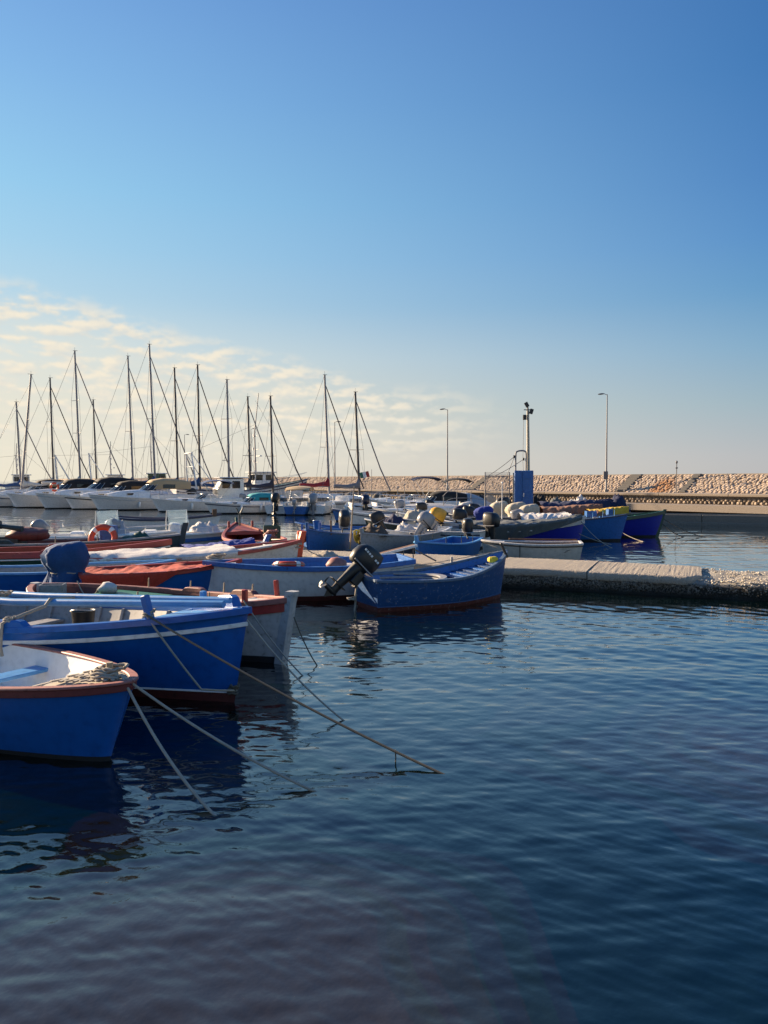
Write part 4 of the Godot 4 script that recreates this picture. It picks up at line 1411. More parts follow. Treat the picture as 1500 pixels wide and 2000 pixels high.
	coil(c, "rope_knot", "weedy knot of rope at the foot of the long blue boat's stem", Vector3(P.L / 2 + 0.0, 0.1, 0.02), 0.06, 5, "rope_dark", 0.014)
	rope("longest mooring rope, from the tilted blue post far out into the open water", sag(bp, Vector3(0.53, -0.012, -6.46), 0.06, 20), 0.012, "rope_dark")
	rope("thin weed tail hanging from the far end of the longest mooring rope", [Vector3(0.10, 0.11, -6.75), Vector3(0.105, 0.04, -6.75), Vector3(0.1, -0.04, -6.745)], 0.006, "rope_dark")
	var st2 := where(c, Vector3(P.L / 2 + P.rake, 0.96, 0.03))
	rope("rope from the long blue boat's stem head entering the water in line with its bow", sag(st2, Vector3(-0.40, -0.015, -7.93), 0.07), 0.010, "rope")

	# 3: white boat with red gunwale behind it
	var d := boat("fishing_boat", "white double-ended boat with red gunwale, green decks and tall white stem post", "boat", -1.38, 10.45, -29, {"L": 5.1, "B": 1.9, "D": 0.68, "bh": 0.90, "sh": 0.74, "rake": 0.16, "pl": 0.09, "hull": "white_grey", "bottom": "antifoul_dark", "inner": "maroon", "gun": "pink_worn", "gh": 0.07, "band": "red", "band_h": 0.12, "band_drop": 0.10, "stem": "white_grey", "stem_up": 0.11, "stem_w": 0.14, "deck": "white_worn", "deck_t": 0.84, "thwarts": [0.1, 0.62], "thwart": "green"}, "moored wooden boats with their bows to the right")
	P = d[1]
	st = begin()
	box(st, Vector3(-0.75, 0.62, 0), Vector3(1.25, 0.1, 1.35)); box(st, Vector3(-0.75, 0.4, 0), Vector3(1.2, 0.36, 0.7))
	put(st, "engine_box", mats["green"], d[0])
	st = begin(); box(st, Vector3(0.75, 0.55, 0), Vector3(0.9, 0.08, 1.3)); put(st, "side_deck", mats["green"], d[0])
	bitt(d, 0.90, 1, "red", 0.2, 0.07); bitt(d, 0.92, -1, "red", 0.26, 0.06, 0.1)
	for s in [-1.0, 1.0]:
		pad(d, 0.52, s, "pink_worn", 0.5, 0.07); pad(d, 0.76, s, "maroon", 0.6, 0.08)
	for t in [0.32, 0.5, 0.66, 0.8]: pin(d, t, -1, "pale_wood", 0.19)
	pin(d, 0.82, 1, "pale_wood", 0.2)
	st = begin(); blob(st, Vector3.ZERO, Vector3(0.17, 0.1, 0.14), 0.6)
	var rag := put(st, "canvas_bundle", mats["cloth_white"]); rag.position = where(d, Vector3(-1.25, 0.74, -0.35)); tag(rag, "white canvas bundle lying by the green engine box", "bundle")
	rope("white loop of rope hanging inside the round stern of the red and white boat", sag(where(d, Vector3(-2.1, 0.8, -0.42)), where(d, Vector3(-1.5, 0.72, -0.35)), 0.22, 10), 0.010, "rope")
	crate("grey wire crate on the round stern of the red and white boat", where(d, side(P, 0.1, 0.45, 1) * Vector3(1, 0, 0) + Vector3(-0.1, 0.53, 0.0)), Vector3(0.36, 0.26, 0.28), 10, "grey_paint")
	rope("thin rope from the red bitt of the red and white boat into the water", sag(where(d, side(P, 0.90, sheer(P, 0.90), 1) + Vector3(0, 0.06, 0.03)), Vector3(-1.01, -0.03, -9.77), 0.06), 0.010)
	rope("dark rope from the tall white stem post into the water on its right", sag(where(d, Vector3(P.L / 2 + 0.18, 0.66, 0)), Vector3(-0.89, -0.03, -10.35), 0.06), 0.009, "rope_dark")
	rope("second rope slanting from the red and white boat's bow, ending on the sky reflection", sag(Vector3(-1.01, -0.03, -9.77), Vector3(-0.98, -0.05, -9.6), 0.0, 3), 0.010, "rope_dark")

	# 4: white boat with blue gunwale lying along the pier
	var e := boat("rowing_boat", "white rowing boat with blue gunwale and dark red bottom lying beside the pier", "boat", -3.67, 16.1, 194, {"L": 4.2, "B": 1.95, "D": 0.70, "bh": 0.80, "sh": 0.78, "stern": 0.7, "rake": 0.12, "pl": 0.11, "eb": 0.5, "hull": "white_paint", "bottom": "antifoul_red", "inner": "blue_mid", "gun": "blue_mid", "gh": 0.09, "gw": 0.04, "thwarts": [0.3, 0.6], "thwart": "white_worn", "deck": "white_worn", "deck_t": 0.87})
	P = e[1]
	lifebuoy("red and white lifebuoy lying flat in the white boat with blue gunwale", where(e, Vector3(0.5, 0.76, -0.55)), Basis(Vector3(1, 0, 0), PI / 2 - 0.15), "orange_plastic", 0.27, 0.065)
	for k in 3:
		var q := side(P, 0.985, sheer(P, 0.985), -1.0 if k < 2 else 1.0)
		rope("%s of three slack pale ropes hanging off the white boat's pointed left end" % ["leftmost", "middle", "rightmost"][k], curve([where(e, q), where(e, q + Vector3(0.08 - 0.06 * k, -0.15, -0.05)), where(e, q + Vector3(0.34 - 0.2 * k, -0.55, -0.02)), where(e, q + Vector3(0.36 - 0.22 * k, -0.72, 0.08))], 12), 0.016, "rope")
	coil(e, "rope_coil", "tangled pale rope heap on the foredeck of the white boat with blue gunwale", Vector3(1.95, 0.86, 0.0), 0.2, 5, "rope", 0.014)
	var board := begin()
	blob(board, Vector3.ZERO, Vector3(0.42, 0.07, 0.3), 0.5)
	var bb := put(board, "folded_canvas", mats["cloth_white"]); bb.position = where(e, Vector3(-0.9, 0.62, 0.1)); tag(bb, "folded pale canvas lying inside the white boat with blue gunwale", "canvas")
	st = begin(); blob(st, Vector3.ZERO, Vector3(0.24, 0.16, 0.2), 0.3)
	var fl := put(st, "float", mats["pink_worn"]); fl.position = where(e, Vector3(-0.55, 0.72, -0.4)); tag(fl, "faded red round float beside the black outboard motor", "float")

	# 5: dark blue boat with the tilted outboard
	var f := boat("rowing_boat", "dark blue chipped rowing boat with a tilted black outboard beside the pier", "boat", 2.5, 16.45, 28, {"L": 3.2, "B": 1.66, "D": 0.58, "bh": 1.0, "sh": 0.62, "stern": 0.7, "rake": 0.16, "qb": 0.8, "tm": 0.5, "pl": 0.10, "eb": 0.5, "th": 0.045, "gw": 0.02, "gh": 0.05, "floor": 0.2, "hull": "blue_chipped", "bottom": "red_chipped", "inner": "blue_mid", "gun": "edge_worn", "deck": "", "thwarts": [0.16, 0.44], "thwart": "grey_paint"})
	P = f[1]
	boot(f, "blue_worn")
	# lower foredeck of boards
	for k in 7:
		st = begin()
		var t := 0.66 + k * 0.043
		var h := sheer(P, t) - 0.16
		var p := side(P, t, h, 1, P.th)
		box(st, Vector3(p.x, h, 0), Vector3(0.135, 0.03, p.z * 2), Basis(Vector3(0, 0, 1), 0.08))
		put(st, "foredeck_board", mats["blue_mid" if k % 3 == 1 else "blue_worn"], f[0])
	for q in [[0.30, 0.2, 0.56], [0.2, 0.3, 0.5]]:
		st = begin()
		var pts := []
		var outs := []
		for i in 13:
			var w := i / 6.0 - 1.0
			var t: float = q[0] + q[1] * (1 - w * w)
			var p := side(P, t, q[2], 1, P.th)
			pts.append(Vector3(p.x, q[2], p.z * w)); outs.append(Vector3(-1, 0, 0))
		sweep(st, pts, outs, bar(-0.15, 0.02, -0.02, 0.02))
		put(st, "curved_bench", mats["grey_paint"], f[0])
	bitt(f, 0.94, 1, "trim_black", 0.3, 0.05, 0.5); bitt(f, 0.74, -1, "grey_paint", 0.14, 0.05)
	st = begin(); box(st, Vector3.ZERO, Vector3(0.22, 0.12, 0.14), Basis.IDENTITY, 0.03)
	var sp := put(st, "sponge", mats["yellow_plastic"]); sp.transform = Transform3D(Basis(Vector3.UP, 0.5), where(f, side(P, 0.87, sheer(P, 0.87) - 0.05, 1, 0.12) + Vector3(0, 0.08, 0))); tag(sp, "yellow sponge block near the bow of the dark blue boat", "sponge")
	outboard(f, "motor_black", 46, -6, 1.2, "", 0.0, "white_plastic")
	rope("pale weedy rope hanging from the dark blue boat's transom into the water", curve([where(f, Vector3(-1.8, 0.5, -0.05)), where(f, Vector3(-1.88, 0.3, 0.05)), where(f, Vector3(-1.86, 0.12, 0.0)), where(f, Vector3(-1.92, -0.1, 0.05))], 12), 0.022, "rope")
	coil(f, "rope_loop", "small loop of rope hanging under the tilted black outboard", Vector3(-1.93, 0.2, 0.0), 0.09, 2, "rope", 0.014)
	rope("thin rope lying along the far gunwale of the dark blue boat", curve([where(f, side(P, 0.3, 0.64, -1)), where(f, side(P, 0.6, 0.72, -1)), where(f, side(P, 0.97, 0.98, -1))], 10), 0.008)

func middle_boats() -> void:
	# boats between the near ones and the pier
	var b := boat("rowing_boat", "blue rowing boat half covered by a red and orange tarpaulin", "boat", -3.35, 16.6, 25, {"L": 2.95, "B": 1.55, "D": 0.66, "bh": 0.78, "sh": 0.66, "stern": 0.8, "hull": "blue", "bottom": "antifoul_dark", "inner": "maroon", "gun": "red", "gh": 0.08, "gw": 0.035, "pl": 0.08})
	sheet("tarpaulin", "red tarpaulin glowing orange in the sun over the boat behind the blue-covered outboard", "tarpaulin", b, 0.0, 0.8, -0.05, [[0.55, 0.3], [0.6, 0.3], [0.34, 0.2], [0.02, 0.05], [-0.02, 0.02]], "cloth_red", 0.035, 80, 50)
	outboard(b, "motor_black", 0, 0, 1.6, "cloth_blue")
	b = boat("rowing_boat", "plain blue rowing boat at the left behind the blue-covered outboard", "boat", -5.0, 17.4, 24, {"L": 4.2, "B": 1.6, "D": 0.62, "bh": 0.7, "sh": 0.72, "stern": 0.8, "hull": "blue", "bottom": "antifoul_dark", "inner": "grey_paint", "gun": "blue_light", "thwarts": [0.3, 0.6], "thwart": "grey_paint"})
	outboard(b, "motor_grey", 0, 0, 1.4, "cloth_silver")
	b = boat("fishing_boat", "white boat with red gunwales and an orange-red stem post behind the pier ropes", "boat", -2.3, 20.5, 27, {"L": 5.6, "B": 1.9, "D": 0.68, "bh": 0.92, "sh": 0.7, "rake": 0.12, "hull": "white_worn", "bottom": "antifoul_dark", "inner": "white_worn", "gun": "red_worn", "gh": 0.08, "gw": 0.04, "stem": "orange_plastic", "stem_up": 0.24, "stem_w": 0.13, "deck": "white_worn", "deck_t": 0.85, "thwarts": [0.7], "thwart": "white_worn"})
	sheet("tarpaulin", "white tarpaulin stretched over the white boat with red gunwales", "tarpaulin", b, 0.06, 0.66, 0.08, [[0.12, 0.12], [0.06, 0.1], [0.12, 0.1]], "cloth_white", 0.04, 50, 34)
	var st := begin()
	box(st, Vector3.ZERO, Vector3(1.3, 0.05, 0.3), Basis(Vector3(0, 0, 1), 0.12), 0.02)
	var pl := put(st, "plank", mats["white_worn"]); pl.transform = Transform3D(Basis(Vector3.UP, deg_to_rad(24)), where(b, Vector3(1.2, 0.78, 0.55))); tag(pl, "white plank lying on the near gunwale of the red-gunwaled white boat", "plank")
	coil(b, "rope_coil", "pale rope wound at the orange-red stem post above the pier", Vector3(2.7, 0.72, 0.0), 0.2, 6, "rope", 0.016)
	rope("slack rope from the orange-red stem post down to the pier", sag(where(b, Vector3(2.85, 0.85, 0)), Vector3(-1.65, 0.5, -20.6), 0.08), 0.014)
	b = boat("fishing_boat", "green boat with red bulwarks edged white, behind the plain blue boat at the left", "boat", -5.9, 20.3, 18, {"L": 5.2, "B": 1.8, "D": 0.72, "bh": 0.9, "sh": 0.72, "hull": "green_dark", "bottom": "antifoul_dark", "inner": "green", "gun": "red", "gh": 0.14, "band": "white_paint", "band_h": 0.035, "band_drop": 0.12, "thwarts": [0.4], "thwart": "green"})
	for s in [-1.0, 1.0]: pad(b, 0.5, s, "red", 0.6, 0.1)
	pin(b, 0.52, 1, "pale_wood", 0.2); pin(b, 0.6, -1, "pale_wood", 0.2)
	b = boat("fishing_boat", "long dark teal fishing boat with forked prow and a lifebuoy on deck", "boat", -6.1, 23.0, 7, {"L": 7.4, "B": 2.0, "D": 0.72, "bh": 0.92, "sh": 0.72, "rake": 0.1, "hull": "teal_dark", "bottom": "antifoul_dark", "inner": "maroon", "gun": "grey_paint", "gh": 0.05, "stem": "teal_dark", "stem_up": 0.34, "stem_w": 0.16, "deck": "teal_dark", "deck_t": 0.84, "thwarts": [0.4, 0.6], "thwart": "grey_paint"})
	pad(b, 0.35, 1, "teal_dark", 0.7, 0.12)
	for t in [0.3, 0.55, 0.7]: pin(b, t, 1, "pale_wood", 0.22)
	st = begin(); box(st, Vector3(-1.3, 0.62, -0.1), Vector3(0.9, 0.55, 0.8)); put(st, "engine_box", mats["teal_dark"], b[0])
	st = begin()
	for q in [[0.0, 0.0], [0.07, 0.02], [0.02, 0.06]]: blob(st, Vector3(q[0] * 4, 0.1, q[1] * 4), Vector3(0.5, 0.2, 0.36), 0.6, 10, 7)
	var net := put(st, "net_heap", mats["maroon"]); net.position = where(b, Vector3(-0.75, 0.85, -0.15)); tag(net, "heap of reddish net on the long dark teal boat behind the lifebuoy", "fishing net")
	st = begin(); box(st, Vector3(0, 0.28, 0), Vector3(0.46, 0.56, 0.3)); var tank := put(st, "fuel_box", mats["gate_blue"]); tank.position = where(b, Vector3(1.55, 0.62, -0.3)); tag(tank, "upright blue box behind the red lifebuoy on the dark teal boat", "box")
	lifebuoy("red lifebuoy with white bands standing upright on the dark teal boat", where(b, Vector3(1.5, 0.83, 0.22)), Basis(Vector3.UP, 0.15) * Basis(Vector3(1, 0, 0), -0.25), "orange_plastic", 0.33, 0.085)
	st = begin()
	tube(st, [Vector3(0, 0.0, 0), Vector3(0.02, 0.42, 0)], 0.02, 0.02, 6); box(st, Vector3(-0.04, 0.52, 0), Vector3(0.3, 0.24, 0.22), Basis(Vector3(0, 0, 1), 0.12)); tube(st, [Vector3(0.1, 0.5, 0), Vector3(0.75, 0.42, 0.05)], 0.06, 0.09, 7)
	var win := put(st, "net_hauler", mats["teal_dark"]); win.position = where(b, Vector3(-0.5 - 0.85, 0.72, 0.5)); tag(win, "dark box-headed net hauler on the dark teal boat at the left", "net hauler")
	# green and red boat end-on
	b = boat("fishing_boat", "green boat with dark red bulwarks seen end-on, bow pointing away", "boat", -5.35, 28.0, 111, {"L": 5.3, "B": 1.9, "D": 0.62, "bh": 0.98, "sh": 0.7, "hull": "green_dark", "bottom": "antifoul_dark", "inner": "red_worn", "gun": "red_worn", "gh": 0.08, "band": "pale_wood", "band_h": 0.05, "band_drop": 0.2, "stem": "green_dark", "stem_up": 0.2, "deck": "red_worn", "deck_t": 0.75, "thwarts": [0.4], "thwart": "beige"})
	bitt(b, 0.86, 1, "red_worn", 0.25, 0.08); bitt(b, 0.86, -1, "red_worn", 0.25, 0.08)
	st = begin()
	tube(st, [Vector3(2.2, 0.9, 0), Vector3(2.2, 1.3, 0)], 0.03); tube(st, [Vector3(2.2, 1.3, 0), Vector3(2.2, 1.55, 0.12)], 0.025); tube(st, [Vector3(2.2, 1.3, 0), Vector3(2.2, 1.55, -0.12)], 0.025)
	put(st, "forked_crutch", mats["teal_dark"], b[0])
	crate("dark green box on the stern of the end-on green and red boat", where(b, Vector3(-1.9, 0.72, 0.25)), Vector3(0.45, 0.4, 0.5), 100, "green_dark", "box")
	coil(b, "rope_coil", "reddish rope coil at the stern of the end-on green and red boat", Vector3(-2.45, 0.78, 0.1), 0.2, 5, "pink_worn", 0.03)
	# blue boat in front of it, low
	b = boat("rowing_boat", "low blue boat with bright blue tarpaulin and posts left of the green boat", "boat", -3.7, 22.6, 24, {"L": 3.6, "B": 1.6, "D": 0.5, "bh": 0.72, "sh": 0.5, "hull": "blue_mid", "bottom": "antifoul_dark", "inner": "blue_mid", "gun": "white_worn", "stem": "blue", "stem_up": 0.2, "stem_w": 0.12, "thwarts": [0.4, 0.65], "thwart": "blue_light"})
	sheet("tarpaulin", "crumpled bright blue tarpaulin in the low blue boat beside the green boat", "tarpaulin", b, 0.4, 0.9, 0.12, [[0.05, 0.05], [0.08, 0.02]], "cloth_royal", 0.06, 50, 40)
	# small white boats with windscreens
	for q in [[-9.0, 27.6, 182.0, "small cream motorboat with an upright windscreen behind the lifebuoy"], [-6.7, 28.2, 12.0, "small white motorboat with raised windscreen, bow towards the white dinghy"]]:
		b = boat("motorboat", q[3], "boat", q[0] + 1.3, q[1], q[2] if q[2] < 90 else 15.0, {"L": 4.3, "B": 1.7, "D": 0.6, "bh": 0.74, "sh": 0.6, "stern": 0.85, "rake": 0.4, "hull": "gelcoat", "bottom": "antifoul_dark", "inner": "gelcoat", "gun": "gelcoat", "gh": 0.06, "gw": 0.05, "band": "blue_mid", "band_h": 0.16, "band_drop": 0.2, "deck": "gelcoat", "deck_t": 0.52, "floor": 0.25})
		st = begin(); box(st, Vector3(-0.1, 0.6, 0), Vector3(0.4, 0.8, 0.5), Basis(Vector3(0, 0, 1), -0.1), 0.05); put(st, "console", mats["gelcoat"], b[0])
		st = begin(); box(st, Vector3(0.05, 1.2, 0), Vector3(0.025, 0.55, 0.85), Basis(Vector3.UP, -0.9) * Basis(Vector3(0, 0, 1), 0.25), 0.006); put(st, "windscreen", mats["window_glass"], b[0])
		st = begin()
		for z in [-0.43, 0.43]: tube(st, [Vector3(-0.02, 0.92, 0) + Basis(Vector3.UP, -0.9) * Vector3(0, 0, z), Vector3(0.05, 1.2, 0) + Basis(Vector3.UP, -0.9) * (Basis(Vector3(0, 0, 1), 0.25) * Vector3(0, 0.28, z))], 0.016, 0.016, 5)
		put(st, "windscreen_frame", mats["steel"], b[0])
		st = begin(); box(st, Vector3(-0.95, 0.55, 0), Vector3(0.5, 0.4, 0.9), Basis.IDENTITY, 0.05); put(st, "seat", mats["gelcoat"], b[0])
		outboard(b, "motor_grey", 50, 0, 1.1, "", 0.0, "", false)
		rail(b, 0.62, 1.0, 0.22, 3)
	b = boat("rowing_boat", "pale grey-blue dinghy with navy gunwale on the open water beyond the teal boat", "boat", -8.2, 37.2, 4, {"L": 4.8, "B": 1.9, "D": 0.68, "bh": 0.9, "sh": 0.8, "stern": 0.7, "rake": 0.3, "hull": "gelcoat", "bottom": "antifoul_dark", "inner": "gelcoat", "gun": "trim_navy", "gh": 0.09, "deck": "gelcoat", "deck_t": 0.6, "thwarts": [0.3], "thwart": "gelcoat"})
	bitt(b, 0.95, 1, "wood", 0.3, 0.2)
	# three boats moored behind the pier, bows to it
	b = boat("fishing_boat", "bright blue boat moored bow-on to the pier with dark outboard and white fender", "boat", -2.4, 24.3, 257, {"L": 4.0, "B": 1.75, "D": 0.72, "bh": 0.98, "sh": 0.72, "stern": 0.8, "rake": 0.12, "hull": "blue_mid", "bottom": "antifoul_dark", "inner": "white_worn", "gun": "blue_mid", "stem": "blue_mid", "stem_up": 0.22, "stem_w": 0.08, "deck": "blue_mid", "deck_t": 0.8, "thwarts": [0.4], "thwart": "white_worn"}, "boats moored behind the pier")
	outboard(b, "motor_black", 35, 20, 1.35)
	fender(b, 0.62, 1, "white_plastic", 0.11, 0.5, 0.12)
	bitt(b, 0.9, -1, "blue", 0.28, 0.06); bitt(b, 0.8, -1, "wood", 0.4, 0.05); bitt(b, 0.86, 1, "blue", 0.25, 0.06)
	st = begin(); box(st, Vector3.ZERO, Vector3(0.3, 0.4, 0.16), Basis.IDENTITY, 0.04); var od := put(st, "life_jacket", mats["orange_plastic"]); od.transform = Transform3D(Basis(Vector3.UP, 0.6), where(b, side(b[1], 0.97, 0.75, 1) + Vector3(0.1, 0, 0.1))); tag(od, "orange-red life jacket hung at the stem of the bright blue boat behind the pier", "life jacket")
	b = boat("fishing_boat", "grey boat moored behind the pier with yellow ropes over its gunwale", "boat", -0.65, 23.8, 240, {"L": 4.0, "B": 1.8, "D": 0.72, "bh": 0.9, "sh": 0.72, "stern": 0.8, "rake": 0.1, "hull": "grey_paint", "bottom": "antifoul_dark", "inner": "white_worn", "gun": "grey_paint", "stem": "grey_paint", "stem_up": 0.15, "deck": "net_brown", "deck_t": 0.72, "thwarts": [0.4], "thwart": "white_worn"}, "boats moored behind the pier")
	outboard(b, "motor_grey", 40, 160, 1.3)
	for q in [[0.93, "yellow rope heap hanging over the stem of the grey boat"], [0.72, "yellow rope bundle looped over the grey boat's side"]]:
		st = begin()
		var pp := side(b[1], q[0], sheer(b[1], q[0]), 1)
		for k in 7:
			var a0 := where(b, pp + Vector3(-0.2 + 0.06 * k, 0.06, -0.1))
			tube(st, curve([a0, where(b, pp + Vector3(-0.2 + 0.06 * k + rng.randf_range(-0.1, 0.1), 0.1, 0.06)), where(b, pp + Vector3(-0.15 + 0.05 * k, -0.2 - rng.randf() * 0.15, 0.1)), where(b, pp + Vector3(-0.12 + 0.05 * k, -0.05, 0.09))], 8), 0.022, 0.022, 5)
		tag(put(st, "rope_bundle", mats["rope_yellow"]), q[1], "rope")
	st = begin(); tube(st, [Vector3.ZERO, Vector3(0.08, 1.1, 0), Vector3(0.14, 2.0, 0)], 0.03, 0.022, 6)
	var pole := put(st, "bamboo_pole", mats["pale_wood"]); pole.position = Vector3(-1.08, 0.35, -24.2); tag(pole, "pale thin pole standing upright at the grey boat with yellow ropes", "pole")
	b = boat("fishing_boat", "bright blue boat with red floor moored behind the pier beside the dark blue one", "boat", 1.0, 22.7, 240, {"L": 3.5, "B": 1.5, "D": 0.55, "bh": 0.72, "sh": 0.62, "stern": 0.75, "rake": 0.1, "hull": "blue_mid", "bottom": "antifoul_dark", "inner": "blue", "gun": "blue_light", "stem": "blue_light", "stem_up": 0.18, "thwarts": [0.25, 0.65], "thwart": "red", "deck": "blue_light", "deck_t": 0.86}, "boats moored behind the pier")
	outboard(b, "motor_black", 12, 30, 1.2, "", 0.0, "pale_wood")
	for t in [0.3, 0.55, 0.75]:
		pin(b, t, 1, "teal_dark", 0.25); pin(b, t, -1, "teal_dark", 0.25)
	rope("white rope drooping over the bright blue boat's side next to the pier", sag(where(b, side(b[1], 0.8, 0.68, 1)), where(b, side(b[1], 0.55, 0.3, 1) + Vector3(0, 0, 0.08)), 0.1), 0.014, "cloth_white")
	b = boat("rowing_boat", "small white boat with a yellow outboard lifted high behind the pier", "boat", 0.2, 27.0, 240, {"L": 3.6, "B": 1.6, "D": 0.6, "bh": 0.8, "sh": 0.72, "stern": 0.85, "hull": "gelcoat", "bottom": "antifoul_dark", "inner": "gelcoat", "gun": "gelcoat", "deck": "gelcoat", "deck_t": 0.7}, "boats moored behind the pier")
	outboard(b, "motor_yellow", 30, 150, 1.4)
	b = boat("rowing_boat", "cream dinghy with brown rail and dark strake tied behind the pier", "boat", 3.25, 24.75, 170, {"L": 2.95, "B": 1.35, "D": 0.52, "bh": 0.6, "sh": 0.56, "stern": 0.8, "rake": 0.1, "em": 0.22, "pl": 0.04, "hull": "cream", "bottom": "antifoul_dark", "inner": "wood", "gun": "white_worn", "gh": 0.05, "band": "trim_black", "band_h": 0.03, "band_drop": 0.07, "thwarts": [0.35, 0.6], "thwart": "white_worn", "deck": "white_worn", "deck_t": 0.8})
	st = begin(); tube(st, [Vector3(-1.45, 0.63, 0.3), Vector3(0.7, 0.66, -0.1)], 0.03, 0.025, 7)
	var op := put(st, "oar_pole", mats["wood"]); op.transform = (b[0] as Node3D).transform; tag(op, "brown wooden pole lying along the cream dinghy's rail", "pole")
	for k in 3:
		st = begin()
		var p0 := side(b[1], 0.12 + k * 0.01, 0.36 - k * 0.035, -1)
		box(st, p0 + Vector3(0.12, 0, -0.004), Vector3(0.24 - k * 0.03, 0.012, 0.012), Basis(Vector3.UP, -0.12))
		put(st, "lettering", mats["trim_black"], b[0])
	rope("thin dark rope hanging down the cream dinghy's side to the pier", [where(b, side(b[1], 0.62, 0.5, -1) + Vector3(0, 0.05, 0)), where(b, side(b[1], 0.62, 0.2, -1) + Vector3(0, 0, -0.05)), where(b, side(b[1], 0.62, 0.02, -1) + Vector3(0, 0, -0.08))], 0.012, "rope_dark")
	# black-and-white folding ladder lying on the pier
	var lad := thing("gangway_board", "white-edged gangway board on thin legs standing on the pier behind the outboard", "gangway", 0.35, 18.9, 14, "", 0.49)
	st = begin(); box(st, Vector3(-0.2, 0.28, 0), Vector3(1.3, 0.05, 0.3), Basis(Vector3(0, 0, 1), 0.22)); put(st, "board", mats["wood"], lad)
	st = begin(); box(st, Vector3(-0.2, 0.285, 0.17), Vector3(1.32, 0.06, 0.03), Basis(Vector3(0, 0, 1), 0.22)); put(st, "edge", mats["white_paint"], lad)
	for q in [[-0.5, 0.2], [0.1, 0.33], [0.35, 0.39]]:
		st = begin(); tube(st, [Vector3(q[0], 0, 0.12), Vector3(q[0], q[1], 0.12)], 0.015); put(st, "leg", mats["lamp_grey"], lad)
	st = begin(); tube(st, [Vector3(0.3, 0.38, 0.1), Vector3(0.95, 0.03, 0.1)], 0.02); put(st, "strut", mats["lamp_grey"], lad)

